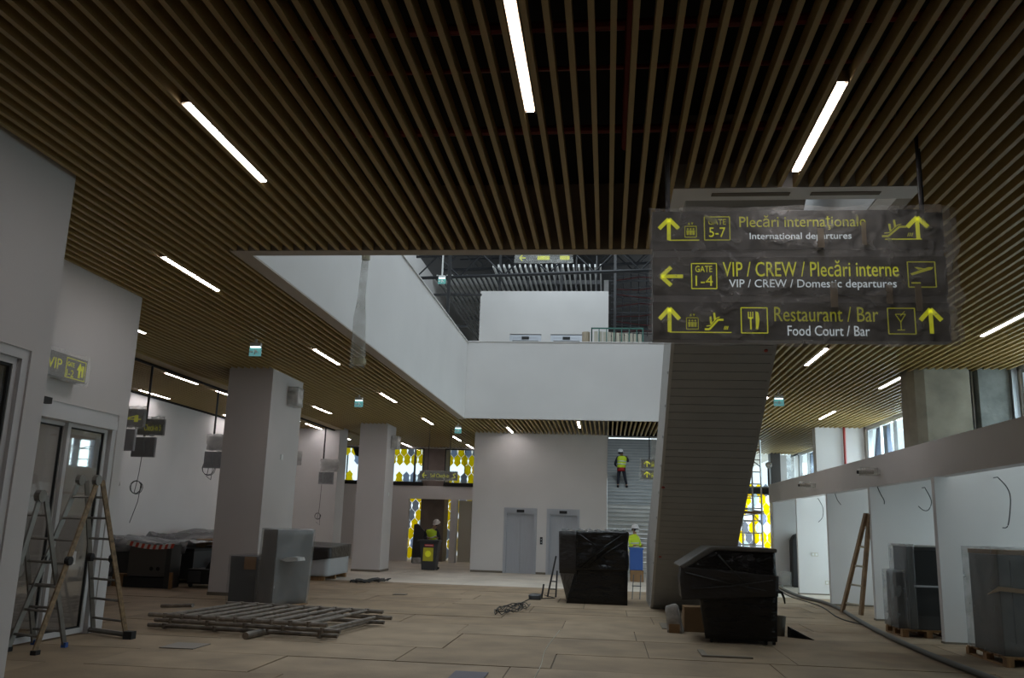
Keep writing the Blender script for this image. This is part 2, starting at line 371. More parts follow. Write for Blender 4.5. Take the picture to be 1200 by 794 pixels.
# sliding door
d1 = struct(rect_frame(MB(), -7.34, -7.17, 8.6, 12.08, 0, 3.05, 0.10, bottom=False).build('door_1', ALUW))
bx(-7.30, -7.10, 8.7, 11.98, 2.82, 2.95).build('door_header', ALUW, d1)
for (a, b, off) in ((9.75, 11.05, -0.05), (11.0, 11.95, 0.0), (8.72, 9.8, 0.0)):
    f = rect_frame(MB(), -7.28 + off, -7.22 + off, a, b, 0.02, 2.84, 0.07).build('door_leaf', ALUW, d1)
    rect_frame(MB(), -7.265 + off, -7.235 + off, a + .07, b - .07, 0.09, 2.77, 0.02).build('gasket', RUB, f)
    bx(-7.255 + off, -7.245 + off, a + .09, b - .09, 0.11, 2.75).build('pane', GLASSD, f)
bx(-7.208, -7.204, 11.42, 11.54, 0.95, 1.12).build('notice', WHITEP, d1)
bx(-7.13, -7.04, 10.1, 10.32, 2.98, 3.06).build('door_sensor', RUB, d1)
# lift shaft, with stair opening to its right
liftw = wall('wall_lifts', (-4.8, -3.64, 31.4, 31.7, 0, 10.25), (-2.47, -2.12, 31.4, 31.7, 0, 10.25), (-0.96, 0.0, 31.4, 31.7, 0, 10.25),
     (-3.64, -2.47, 31.4, 31.7, 2.25, 6.3), (-2.12, -0.96, 31.4, 31.7, 2.25, 6.3), (-3.64, -2.47, 31.4, 31.7, 8.6, 10.25), (-2.12, -0.96, 31.4, 31.7, 8.6, 10.25),
     (-4.8, -4.6, 31.7, 38.2, 0, 10.25), (-0.2, 0.0, 31.7, 36, 0, 10.25), (-4.6, -0.2, 35.8, 36, 0, 10.25), (-4.6, -0.2, 31.7, 35.8, 10.1, 10.25))
dn_ = 2
for base in (0.0, 6.3):
    for x0 in (-3.64, -2.12):
        x1 = x0 + 1.165
        d = struct(rect_frame(MB(), x0, x1, 31.385, 31.62, base, base + 2.26, 0.10, 'x', bottom=False).build('door_%d' % dn_, STEEL)); dn_ += 1
        bx(x0 + .1, x1 - .1, 31.40, 31.6, base + 2.06, base + 2.17).build('door_header', STEEL, d)
        mid = (x0 + x1) / 2
        bx(mid - .135, mid + .135, 31.37, 31.40, base + 2.10, base + 2.20).build('floor_display', RUB, d)
        for a, b in ((x0 + .1, mid - .003), (mid + .003, x1 - .1)):
            bx(a, b, 31.52, 31.56, base, base + 2.06).build('door_leaf', STEEL, d)
cp = tag(bx(-2.34, -2.25, 31.375, 31.4, 1.02, 1.27).build('lift_call_panel', RUB, at=(-2.3, 31.4, 1.02)), 'black lift call panel on the wall between the two lift doors', 'button panel')
for z in (1.09, 1.19): MB().cyl((-2.295, 31.365, z), (-2.295, 31.376, z), .018, 10).build('button', STEEL, cp)
struct(MB().box(-4.78, -3.64, 31.37, 31.398, 0, .07).box(-2.47, -2.12, 31.37, 31.398, 0, .07).box(-.96, 0, 31.37, 31.398, 0, .07).build('baseboard_lifts', SKIRT))
# columns
for i, (x0, x1, y0, y1) in enumerate(((-8.44, -7.42, 18.45, 20.4), (-8.43, -7.47, 29.1, 30.3))):
    c = struct(bx(x0, x1, y0, y1, 0, 5.75).build('column_%d' % (i + 1), WALLC, at=(x0, y0, 0)))
    bx(x0 - .012, x1 + .012, y0 - .012, y1 + .012, 0, 0.07).build('plinth', SKIRT, c)
# left far wall with doorways below and a window band above
wall('wall_far_left', (-13.2, -8.62, 38, 38.25, 0, 3.22), (-8.62, -4.8, 38, 38.25, 2.66, 3.22), (-6.72, -6.45, 37.75, 38.25, 0, 2.66), (-4.95, -4.8, 38, 38.25, 0, 5.75), (-13.2, -4.8, 38, 38.25, 4.86, 5.75))
wall('wall_far_closet', (-5.9, -5.85, 38.4, 38.45, 0, 2.7), (-6.45, -5.9, 38.35, 38.42, 0.02, 2.64), m=mat('cream_panel', (0.52, 0.50, 0.43), 0.6))
struct(bx(-8.2, -7.15, 38.6, 39.6, 0, 5.75).build('column_3', mat('brown_concrete', (0.17, 0.135, 0.115), 0.8, var=.1)))
struct(MB().box(-8.05, -7.15, 38.26, 38.6, 2.9, 5.7).build('column_4', mat('brown_concrete_b', (0.20, 0.16, 0.14), 0.8, var=.1)))
n_w = 2
for (a, b) in ((-12.9, -9.9), (-9.7, -8.07), (-7.12, -4.95)):
    w_ = struct(MB().box(a, b, 37.96, 38.2, 3.22, 3.34).build('window_%d' % n_w, BLACK)); n_w += 1
    rect_frame(MB(), a, b, 38.05, 38.12, 3.34, 4.86, 0.05, 'x').build('window_frame', DKMET, w_)
    for xm in ([a + .72] if a < -12 else [b - .42] if a < -9 else [b - .78]):
        bx(xm, xm + .07, 38.03, 38.13, 3.39, 4.81).build('mullion', DKMET, w_)
    bx(a + .05, b - .05, 38.08, 38.09, 3.39, 4.81).build('pane', GLASS, w_)
tag(MB().prism([(-11.4, 4.88), (-9.9, 4.88), (-9.9, 4.05), (-11.25, 4.5)], 38.3, 38.36, axes='xz').build('black_banner', BLACK, at=(-10.6, 38.3, 4.3)), 'black sheet slanting across the far window band left of the second column', 'sheet')
# patterned yellow facade screen outside
def skin(name, label, x0, x1, z0, z1, y, tw=0.34, th=0.62, split=None):
    t = thing(name, label, 'facade screen', ((x0 + x1) / 2, y, 0))
    fr = MB()
    rnd = random.Random(3)
    zz = z0; r = 0
    while zz < z1 - 0.05:
        xx = x0 - (tw / 2 if r % 2 else 0); k = 0
        while xx < x1:
            q = rnd.random()
            gapz = split and split[0] < zz + th / 2 < split[1]
            m_ = (YEL if q < .40 else None) if gapz else (YEL if q < 0.56 else GRY if q < 0.74 else BLU if q < 0.84 else PAL if q < .90 else None)
            cx = xx + tw / 2; a = tw * .475; sh_ = .3
            if m_ is not None:
                poly = [(cx, zz + .01), (cx + a, zz + th * sh_), (cx + a * .8, zz + th * .5), (cx + a, zz + th * (1 - sh_)), (cx, zz + th - .01), (cx - a, zz + th * (1 - sh_)), (cx - a * .8, zz + th * .5), (cx - a, zz + th * sh_)]
                MB().prism(poly, y, y + .025, axes='xz').build('facade_panel', m_, t)
            xx += tw; k += 1
        zz += th * .7; r += 1
    x = x0
    while x <= x1 + .01:
        fr.box(x - .03, x + .03, y + .08, y + .13, z0, z1); x += (x1 - x0) / max(1, round((x1 - x0) / 1.9))
    fr.box(x0, x1, y + .08, y + .13, z1 - .04, z1)
    fr.build('screen_frame', DKMET, t)
skin('facade_screen', 'yellow, grey and white patterned screen outside the far windows left of the lifts', -12.2, -4.7, 0.0, 5.2, 40.2, tw=0.34, th=0.60, split=(3.75, 4.25))
skin('facade_screen', 'yellow and white patterned screen at the far end right of the sloping grey escalator', 4.4, 7.9, 0.0, 3.25, 38.1, tw=0.30, th=0.56)
struct(bx(3.0, 8.0, 38.0, 38.15, 3.25, 3.5).build('trim_8', mat('blue_grey_steel', (.07, .08, .1), .5)))
w_ = struct(rect_frame(MB(), 3.0, 8.0, 38.02, 38.1, 3.5, 5.0, 0.06, 'x').build('window_5', ALU))
bx(5.72, 5.8, 38.0, 38.12, 3.56, 4.94).build('mullion', ALU, w_); bx(3.06, 5.72, 38.05, 38.06, 3.56, 4.94).build('pane', GLASS, w_); bx(5.8, 7.94, 38.05, 38.06, 3.56, 4.94).build('pane', GLASS, w_)
wall('wall_far_right', (2.95, 3.2, 31.6, 38.2, 0, 5.75), (3.0, 8.0, 38, 38.3, 5.0, 5.75), (7.95, 8.1, 29.8, 38.3, 0, 3.4))
# stairs between the lift wall and the escalator
st = thing('staircase', 'grey stone staircase climbing away between the lift wall and the escalator', 'stairs', (1.4, 31.6, 0))
z = 0; yy = 31.75
for k_ in range(16):
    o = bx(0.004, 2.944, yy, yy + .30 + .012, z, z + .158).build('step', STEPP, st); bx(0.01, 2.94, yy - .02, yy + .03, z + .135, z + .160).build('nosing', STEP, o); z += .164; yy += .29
bx(0.004, 2.944, yy, yy + 1.6, z - .15, z).build('landing', STEP, st)
yy += 1.25
for k_ in range(24):
    o = bx(0.004, 2.944, yy, yy + .33, z, z + .150).build('step', STEP, st); bx(0.01, 2.94, yy - .025, yy + .03, z + .125, z + .152).build('nosing', STEPP, o); z += .156; yy += .31
wall('wall_stairs', (0.0, 3.0, yy + 1.0, yy + 1.2, 4.2, 12), (-0.2, 0.0, 36, yy + 1.2, 0, 12), (2.95, 3.2, 36, yy + 1.2, 0, 12))
sl = thing('stair_head_lamp', 'thin white light strip along the top of the stair opening', 'lamp', (1.0, 31.5, 4.82))
bx(0.02, 2.9, 31.45, 31.52, 4.83, 4.87).build('housing', ALU, sl); bx(0.04, 2.88, 31.455, 31.515, 4.80, 4.83).build('diffuser', mat('cool_strip', (1, 1, 1), .5, emit=(.8, .93, 1), es=1.6), sl)
# ---- parapets round the void and the storey above
wall('wall_void_left', (-4.65, -4.5, 10.17, 27.25, 4.92, 7.35)); wall('wall_void_far', (-4.5, 2.8, 27.1, 27.25, 4.92, 7.38))
wall('wall_void_right', (2.8, 2.95, 8.4, 27.25, 5.14, 7.35)); wall('wall_void_near', (-4.65, 0.76, 10.02, 10.17, 5.19, 7.35), (0.62, 2.8, 8.25, 8.4, 5.16, 7.35), (0.61, 0.755, 8.4, 10.02, 5.19, 7.35), m=TRIMM)
struct(MB().box(-4.68, -4.47, 10.17, 27.28, 7.35, 7.38).box(-4.47, 2.8, 27.07, 27.28, 7.38, 7.41).build('trim_9', WALL))
wall('wall_upper_left', (-7.3, -7.1, 8, 62, 6.2, 11.45)); wall('wall_upper_right', (10, 10.2, 5, 33, 6.2, 14), (10, 10.2, 33, 62, 6.2, 6.9), (10, 10.2, 33, 62, 10.4, 14), (10, 10.2, 49, 62, 6.9, 10.4)); wall('wall_upper_back', (-12, 10, 60, 60.2, 6.2, 14), m=UPDK); wall('wall_upper_near', (-12, 10, 4.8, 5, 6.2, 14), m=WALL)
wall('wall_upper_lobby', (2.4, 10, 36, 36.2, 6.2, 9.0), m=UPDK)
upf = struct(MB().box(-12, -4.65, 27, 62, 6.1, 6.25).box(-4.65, -.2, 36, 62, 6.1, 6.25).box(3.2, 10, 36, 62, 6.1, 6.25).box(-.2, 3.2, 49, 62, 6.1, 6.25).build('floor_upper', SCREED))
roof = struct(MB().box(-12, -5.5, 4, 62, 14, 14.2).box(4, 10.2, 4, 62, 14, 14.2).box(-5.5, 4, 24.2, 26.4, 14, 14.2).box(-5.5, 4, 29.6, 62, 14, 14.2).box(-5.5, 4, 4, 8.8, 14, 14.2).build('roof', BLACK))
# pale roof slats over the upper hall, each a piece
xs = -6.9
while xs < -0.2:
    o = bx(xs, xs + .055, 31.8 if xs > -4.5 else 33.2, 56, 11.3, 11.42).build('roof_slat', UPSL, roof); xs += .205
# steel trusses and cable trays
tr = thing('roof_truss', 'black steel trusses and mesh under the roof of the upper storey', 'truss', (0, 30, 11.5))
def truss(y, x0, x1, z0, z1, dz):
    b = MB()
    zt = lambda x: dz * (x - x0)
    b.cyl((x0, y, z0), (x1, y, z0 + zt(x1)), .06, 6); b.cyl((x0, y, z1), (x1, y, z1 + zt(x1)), .05, 6)
    x = x0; u = True
    while x < x1 - .5:
        b.cyl((x, y, (z0 if u else z1) + zt(x)), (x + .8, y, (z1 if u else z0) + zt(x + .8)), .03, 5); x += .8; u = not u
    return b
for (y, z0) in ((29.5, 9.9), (34.2, 11.6), (38.5, 12.6)):
    truss(y, -6.9, 9, z0 + .3, z0 + 1.1, .035).build('truss_beam', UPDK, tr)
for xx in (-4.35, -1.9, .2, 1.9, 3.4):
    bx(xx, xx + .1, 33.0, 33.1, 6.3, 14).build('steel_post', DKMET, tr)
for zz in (9.2, 9.9, 10.6, 11.2): bx(-.0, 9, 33.4, 33.46, zz, zz + .06).build('cable_tray_rail', UPDK, tr)
msh = MB()
for i in range(26): msh.cyl((.2 + i * .33, 33.6, 9.0 + .1 * math.sin(i * 1.7)), (.2 + i * .33 + .1, 36.5, 12.4), .022, 4)
for i in range(16): msh.tube([(.1 + j * .9, 33.5 + i * .1, 9.0 + i * .21 + .12 * math.sin(j * 1.1 + i)) for j in range(10)], .02, 4)
mo = msh.build('service_mesh', mat('grey_service_pipe', (.07, .073, .08), .6), tr); mo['kind'] = 'stuff'
rd = MB()
for i in range(7): rd.tube([(.3 + j * .9, 33.3, 9.1 + i * .36 + .1 * math.sin(j * 1.6 + i * 2)) for j in range(9)], .02, 4)
rd.build('red_conduit', mat('dark_red_conduit', (.07, .01, .01), .6), tr)['kind'] = 'stuff'
for (a, b, y, z) in ((-7.0, -4.55, 30, 9.7), (-5.6, -4.6, 27.5, 7.95), (-6.9, -4.0, 24.8, 10.0)):
    bx(a, b, y, y + .07, z, z + .07).build('cross_bar', DKMET, tr)
bx(-5.15, -5.05, 26.5, 26.58, 7.6, 11).build('steel_post', DKMET, tr)
for xx in (-3.2, -2.1, -1.3, -.5): bx(xx, xx + .05, 33.2, 33.25, 10.3, 12.2).build('steel_post', DKMET, tr)
for yy, z_ in ((34.6, 10.95), (37.5, 10.85), (41, 10.9)): bx(-7.0, -.3, yy, yy + .08, 11.43, 11.6).build('slat_carrier', DKMET, tr)

# ---- right side: fascia, partitions, facade
struct(bx(5.4, 5.62, -8, 30.4, 2.65, 3.245).build('wall_right_fascia', WALLC))
for i, yp in enumerate((4.0, 7.8, 11.5, 15.3, 18.95, 22.55, 26.15, 29.8)):
    p_ = struct(bx(5.405, 7.9, yp, yp + .14, 0, 3.2).build('wall_right_partition_%d' % (i + 1), WALL if i != 6 else WALL))
    bx(5.39, 7.9, yp - .012, yp + .152, 0, .035).build('baseboard', SKIRT, p_)
wall('wall_right', (7.9, 8.1, -8, 38.2, 0, 0.5), (7.9, 8.1, -8, 8.3, .5, 3.3), (7.9, 8.1, -8, 22.75, 3.3, 3.5), (7.9, 8.1, 10.9, 12.1, .5, 3.3), (7.9, 8.1, 14.7, 15.8, .5, 3.3), (7.9, 8.1, 18.4, 19.5, .5, 3.3), (7.9, 8.1, 22.1, 22.75, .5, 3.3), (7.9, 8.1, 25.7, 26.4, .5, 3.5), (7.9, 8.1, 29.4, 38.2, .5, 3.5), (7.9, 8.1, 22.75, 29.4, 3.3, 3.5),
     (7.9, 8.1, 27.75, 34.5, 3.5, 5.75), (7.9, 8.1, 17.5, 24.0, 3.5, 5.75), (7.9, 8.1, 37.5, 38.4, 3.5, 5.75), (7.9, 8.1, -8, 14, 3.5, 5.75), (7.9, 8.1, 38.4, 39, 0, 5.75), (7.9, 8.1, 14, 39, 4.88, 5.75))
for i, (a, b, z0, z1) in enumerate(((24.0, 27.75, 3.5, 4.88), (34.5, 37.5, 3.5, 4.88), (14, 17.5, 3.5, 4.88), (22.75, 25.7, .5, 3.3), (26.4, 29.4, .5, 3.3), (8.3, 10.9, .5, 3.3), (12.1, 14.7, .5, 3.3), (15.8, 18.4, .5, 3.3), (19.5, 22.1, .5, 3.3))):
    w_ = struct(rect_frame(MB(), 7.93, 8.03, a, b, z0, z1, .06).build('window_%d' % (6 + i), ALU))
    n = max(1, round((b - a) / 1.2))
    for j in range(1, n): bx(7.94, 8.02, a + j * (b - a) / n - .03, a + j * (b - a) / n + .03, z0 + .06, z1 - .06).build('mullion', ALU, w_)
    for j in range(n): bx(7.975, 7.985, a + j * (b - a) / n + .04, a + (j + 1) * (b - a) / n - .04, z0 + .06, z1 - .06).build('pane', GLASS, w_)
ob_ = thing('outer_steelwork', 'dark blue diagonal steel struts outside the high right windows', 'steelwork', (9, 25, 0))
for (ya, yb) in ((26.2, 27.6), (25.3, 24.4), (37.4, 36.8), (15.2, 16.4), (28.6, 27.3)):
    MB().cyl((8.3, ya, 2.6), (8.3, yb, 5.6), .13, 8).build('strut', STEELB, ob_)
for ya in (24.7, 26.7, 35.2, 36.6, 16.6): bx(8.2, 8.3, ya, ya + .38, 0, 5.6).build('post', STEELB, ob_)
# concrete columns and white pier above the fascia
cc = [(6.02, 18.55), (5.95, 18.3), (5.96, 18.0), (6.04, 17.78), (6.2, 17.68), (7.02, 17.62), (7.02, 18.6)]
struct(MB().prism(cc, 3.0, 5.7, axes='xy').build('column_5', CONC))
struct(bx(7.18, 7.76, 17.62, 18.3, 3.0, 5.7).build('column_6', CONC2))
struct(bx(7.77, 7.88, 17.55, 17.7, 3.0, 5.7).build('trim_10', ALU))
pipe_g = thing('downpipe', 'dark metal pipes between the two raw concrete columns above the right fascia', 'pipes', (7.1, 17.8, 3))
for dx, r in ((0, .045), (.07, .022)): MB().cyl((7.08 + dx, 17.85, 2.9), (7.08 + dx, 17.85, 5.7), r, 8).build('pipe', ALU if dx else DKMET, pipe_g)
struct(bx(6.42, 7.88, 27.9, 28.3, 3.0, 5.7).build('column_7', WALLC))
tag(MB().cyl((7.27, 27.83, 3.2), (7.27, 27.83, 5.7), .04, 8).build('riser_pipe', REDP, at=(7.27, 27.83, 3.2)), 'thin red vertical pipe on the white pier above the right fascia', 'pipe')
struct(bx(6.75, 7.15, 37.4, 37.9, 0, 5.7).build('column_8', mat('dark_column', (.06, .05, .045), .7)))
for i, (a, b) in enumerate(((7.16, 7.42), (7.43, 7.72))):
    tag(bx(a, b, 37.5, 37.56, 0, 4.85).build('upright_board', FILMG if i else WALLC, at=(a, 37.5, 0)), ('white board' if i == 0 else 'plastic covered grey board') + ' standing high on the right behind the fascia, near the far end', 'board')

# =================================================================== CEILING LAMPS
def lamp0():
    t = thing('linear_lamp', '', 'lamp', (0, 0, H))
    MB().box(-.046, .046, -.03, 1.63, .012, .10).box(-.046, -.040, -.03, 1.63, -.004, .012).box(.040, .046, -.03, 1.63, -.004, .012).build('housing', LAMPH, t, at=(0, 0, 0)); bx(-.026, .026, 0, 1.6, -.004, .012).build('diffuser', LAMPM, t, at=(0, 0, 0))
    return t
def gap(x): return X0 + P / 2 + round((x - X0 - P / 2) / P) * P
L0 = lamp0(); used = False
lamps = [(-3.42, 6.18, 'large bright linear lamp at upper left, nearest in its row left of the centre'),
 (-.64, 4.82, 'largest linear lamp, at the top centre and cut by the top edge'),
 (1.71, 6.10, 'large linear lamp slanting at upper right above the wrapped departures sign'),
 (-5.74, 10.27, 'linear lamp alone between the upper left wall corner and the void edge'),
 (-5.79, 16.25, 'linear lamp just right of the top of the near white column'),
 (-8.58, 24.85, 'short linear lamp right of the near column and left of the hanging clear plastic'),
 (-8.47, 13.25, 'linear lamp half hidden behind the upper edge of the recessed left wall'),
 (-10.41, 19.2, 'linear lamp in the check-in bay nearest the first hanging sign'),
 (-10.41, 21.95, 'linear lamp in the check-in bay touching the left side of the near column'),
 (-12.55, 22.0, 'linear lamp against the left check-in wall, nearer of the two left of the near column'),
 (-12.55, 27.3, 'linear lamp against the left check-in wall, close to the left edge of the near column'),
 (-10.46, 27.2, 'linear lamp in the check-in bay just right of the near column'),
 (-10.5, 29.45, 'linear lamp that lights the end wall of the check-in bay'),
 (-5.82, 22.0, 'linear lamp in the row beside the void, third from the front'),
 (-5.83, 27.3, 'linear lamp in the row beside the void, fourth from the front'),
 (-8.65, 36.3, 'small linear lamp just right of the top of the far white column'),
 (-5.87, 33.05, 'small linear lamp above the self check-in sign, nearer of two'),
 (-5.87, 36.3, 'tiny linear lamp touching the top left corner of the lift wall'),
 (-10.53, 33.5, 'tiny linear lamp between the end wall and the far column'),
 (-3.44, 29.5, 'small linear lamp throwing a glow on the wall above the left lift'),
 (-.95, 27.5, 'small linear lamp at the void edge above the right lift'),
 (3.92, 15.78, 'linear lamp right of the escalator under the departures sign'),
 (6.04, 18.5, 'linear lamp at the left of the raw concrete column'),
 (6.01, 13.0, 'linear lamp cut by the right edge of the picture'),
 (6.04, 24.1, 'linear lamp above the white pier on the right'),
 (3.92, 21.75, 'linear lamp half hidden by the right edge of the escalator')]
for x, y, lb in lamps:
    t = L0 if not used else copy_tree(L0); used = True
    t.location = (gap(x) if x > -9.6 else (-9.77 if y > 32 else -10.12) - P / 2 - round(((-9.77 if y > 32 else -10.12) - P / 2 - x) / P) * P, y, H if x > -9.6 else H - .005); t['label'] = lb; t['group'] = 'linear lamps in the slatted ceiling'
# the same rows go on behind the photographer
for x, y in ((-3.42, .2), (1.71, .2), (-.64, -4.5)):
    t = copy_tree(L0); t.location = (gap(x), y, H); t['label'] = {-3.42: 'left linear lamp in the slats just behind the viewer', 1.71: 'right linear lamp in the slats just behind the viewer', -.64: 'linear lamp in the slats farthest behind the viewer'}[x]; t['group'] = 'linear lamps behind the viewer'

for x_, y_, lb_ in ((-8.6, 9.3, 'added linear lamp brightening the room behind the left sliding door'), (-7.4, 3.6, 'added linear lamp brightening the glazed room at the far left')):  # lamps added so the rooms behind the glass are not black
    t = copy_tree(L0); t.location = (x_, y_, 3.29); t['label'] = lb_; t['group'] = 'added lamps inside the left rooms'
    del t['group']
# emergency exit luminaires
def exit_lamp(x, y, z, lb, g='emergency exit lamps'):
    t = thing('exit_lamp', lb, 'exit sign', (x, y, z), g)
    bx(x - .10, x + .10, y - .04, y + .04, z - .02, z + .05).build('housing', WHITEP, t)
    bx(x - .02, x + .02, y - .02, y + .02, z + .05, 14 if z > 6 else 4.93).build('stem', WHITEP, t)
    bx(x - .09, x + .09, y - .042, y + .03, z - .045, z - .02).build('glow_bar', LEDW, t)
    f = bx(x - .115, x + .115, y - .008, y + .008, z - .20, z - .045).build('pictogram_plate', LEDG, t)
    # running figure and arrow
    b = MB(); yy = y - .0095
    b.prism([(x - .02, z - .17), (x, z - .165), (x + .02, z - .12), (x + .05, z - .15), (x + .058, z - .14), (x + .03, z - .095), (x + .01, z - .075), (x - .03, z - .09), (x - .02, z - .11), (x - .005, z - .10), (x - .01, z - .13)], yy - .003, yy, axes='xz')
    b.prism([(x - .11, z - .12), (x - .075, z - .09), (x - .075, z - .108), (x - .04, z - .108), (x - .04, z - .132), (x - .075, z - .132), (x - .075, z - .15)], yy - .003, yy, axes='xz')
    b.build('pictogram', WHITEP, f)
exit_lamp(-6.54, 15.3, 4.78, 'green emergency exit lamp above the top of the near white column')
exit_lamp(-6.55, 22.3, 4.78, 'green emergency exit lamp between the near and far white columns')
exit_lamp(-4.95, 28.6, 4.78, 'green emergency exit lamp just below the lower corner of the void')
exit_lamp(3.95, 20.6, 4.74, 'green emergency exit lamp at the right edge of the escalator')
exit_lamp(-4.9, 24.4, 8.75, 'green emergency exit lamp hanging from a rod in the upper storey')

# =================================================================== DEPARTURES SIGN
SX, SY, SZ = 1.56, 7.2, 3.2
sg = thing('departures_sign', 'large three-row dark sign with yellow arrows and departures lettering, wrapped in film', 'sign', (SX, SY, SZ))
xL, xR = .37, 2.76
# picture measures (3x crop) -> metres on the sign face
def sx_(u): return xL + (u - 75) / (1135 - 75) * (xR - xL) * 1.0
rowsz = [(4.335, 3.985), (3.925, 3.59), (3.53, 3.205)]
for (a, b) in rowsz:
    pz = bx(xL, xR, SY, SY + .13, b, a).build('sign_panel', SIGNB, sg, bevel=.004)
for (a, b) in ((3.985, 3.925), (3.59, 3.53)): bx(xL + .01, xR - .01, SY + .012, SY + .12, b, a).build('divider', SIGNG, sg)
F = SY - .0015
def glyph(mb, polys):
    for p in polys: mb.prism(p, F - .004, F, axes='xz')
    return mb
def stroke(mb, pts, w):
    for (a, b), (c, d) in zip(pts[:-1], pts[1:]):
        dx, dz = c - a, d - b; l = math.hypot(dx, dz) or 1; nx, nz = -dz / l * w / 2, dx / l * w / 2
        mb.prism([(a + nx, b + nz), (c + nx, d + nz), (c - nx, d - nz), (a - nx, b - nz)], F - .004, F, axes='xz')
    return mb
def arrow_up(cx, z0, z1, w):
    t = w * .19; b = MB(); h = z1 - z0
    stroke(b, [(cx, z0), (cx, z1 - t * .7)], t)
    stroke(b, [(cx - w / 2, z1 - h * .5), (cx, z1 - t * .5), (cx + w / 2, z1 - h * .5)], t * 1.1)
    return b
def arrow_left(x0, x1, cz, h):
    t = h * .19; b = MB(); w = x1 - x0
    stroke(b, [(x0 + t * .7, cz), (x1, cz)], t); stroke(b, [(x0 + w * .5, cz + h / 2), (x0 + t * .5, cz), (x0 + w * .5, cz - h / 2)], t * 1.1); return b
def box_outline(b, x0, x1, z0, z1, w=.008):
    return stroke(b, [(x0, z0), (x1, z0), (x1, z1), (x0, z1), (x0, z0)], w)
def people_box(x0, x1, z0, z1):
    b = MB(); box_outline(b, x0, x1, z0, z0 + (z1 - z0) * .72, .006)
    for i in range(3):
        cx = x0 + (x1 - x0) * (.25 + .25 * i)
        b.prism([(cx - .009, z0 + .02), (cx + .009, z0 + .02), (cx + .011, z0 + (z1 - z0) * .45), (cx - .011, z0 + (z1 - z0) * .45)], F - .004, F, axes='xz')
        b.prism([(cx + .008 * math.cos(a), z0 + (z1 - z0) * .54 + .008 * math.sin(a)) for a in [PI / 3 * k for k in range(6)]], F - .004, F, axes='xz')
    for s_, cx in ((1, .36), (-1, .64)):
        cx = x0 + (x1 - x0) * cx; zc = z0 + (z1 - z0) * .9
        b.prism([(cx - .01, zc - .009 * s_), (cx + .01, zc - .009 * s_), (cx, zc + .012 * s_)], F - .004, F, axes='xz')
    return b
def escalator_icon(x0, z0, w, h):
    b = MB(); stroke(b, [(x0, z0 + h * .12), (x0 + w * .25, z0 + h * .12), (x0 + w * .72, z0 + h * .8), (x0 + w, z0 + h * .8)], .016)
    stroke(b, [(x0 + w * .1, z0 + h * .35), (x0 + w * .3, z0 + h * .38), (x0 + w * .62, z0 + h * .9), (x0 + w * .8, z0 + h)], .007)
    for fx, fz in ((.35, .52), (.55, .80)):
        stroke(b, [(x0 + w * fx, z0 + h * fz), (x0 + w * fx - .006, z0 + h * fz + .06)], .016)
    for i in range(3):
        stroke(b, [(x0 + w * (1.02 + .08 * i), z0 + h * .1), (x0 + w * (1.08 + .08 * i), z0 + h * .35)], .006)
    return b
T1, B1 = rowsz[0]; T2, B2 = rowsz[1]; T3, B3 = rowsz[2]
def part(mb, name, m_, par=sg): return mb.build(name, m_, par)
# row 1
part(arrow_up(sx_(137), T1 - .26, T1 - .055, .165), 'arrow', SYEL); part(stroke(MB(), [(sx_(137), T1 - .262), (sx_(250), T1 - .262)], .007), 'underline', SYEL)
part(people_box(sx_(197), sx_(240), T1 - .235, T1 - .10), 'lift_symbol', SYELD)
part(box_outline(MB(), sx_(270), sx_(364), T1 - .262, T1 - .055), 'gate_box', SYELD)
part(text_mb('GATE', sx_(285), sx_(350), T1 - .125, T1 - .075, t=F - .004), 'lettering', SYELD); part(text_mb('5-7', sx_(287), sx_(348), T1 - .235, T1 - .15, t=F - .004), 'lettering', SYEL)
part(text_mb('Plecări internaţionale', sx_(400), sx_(860), T1 - .175, T1 - .045, t=F - .004), 'lettering', SYELD)
part(text_mb('International departures', sx_(437), sx_(806), T1 - .275, T1 - .20, t=F - .004), 'lettering', SWHT)
part(escalator_icon(sx_(915), T1 - .25, .20, .12), 'escalator_symbol', SYELD); part(arrow_up(sx_(1043), T1 - .26, T1 - .055, .165), 'arrow', SYEL)
part(stroke(MB(), [(sx_(925), T1 - .262), (sx_(1055), T1 - .262)], .007), 'underline', SYEL)
# row 2
part(arrow_left(sx_(100), sx_(188), (T2 + B2) / 2 - .005, .16), 'arrow', SYEL)
part(box_outline(MB(), sx_(220), sx_(312), T2 - .28, T2 - .06), 'gate_box', SYEL)
part(text_mb('GATE', sx_(234), sx_(296), T2 - .135, T2 - .08, t=F - .004), 'lettering', SYEL); part(text_mb('1-4', sx_(234), sx_(298), T2 - .255, T2 - .165, t=F - .004), 'lettering', SYEL)
part(text_mb('VIP / CREW / Plecări interne', sx_(335), sx_(966), T2 - .175, T2 - .035, t=F - .004), 'lettering', SYEL)
part(text_mb('VIP / CREW / Domestic departures', sx_(357), sx_(956), T2 - .29, T2 - .20, t=F - .004), 'lettering', SWHT)
b = box_outline(MB(), sx_(998), sx_(1094), T2 - .265, T2 - .05)
b.prism([(sx_(1006), T2 - .15), (sx_(1070), T2 - .095), (sx_(1088), T2 - .095), (sx_(1082), T2 - .115), (sx_(1012), T2 - .165)], F - .004, F, axes='xz')
b.prism([(sx_(1035), T2 - .115), (sx_(1022), T2 - .095), (sx_(1032), T2 - .095), (sx_(1058), T2 - .108)], F - .004, F, axes='xz'); stroke(b, [(sx_(1008), T2 - .23), (sx_(1040), T2 - .23)], .012)
part(b, 'departure_symbol', SYELD)
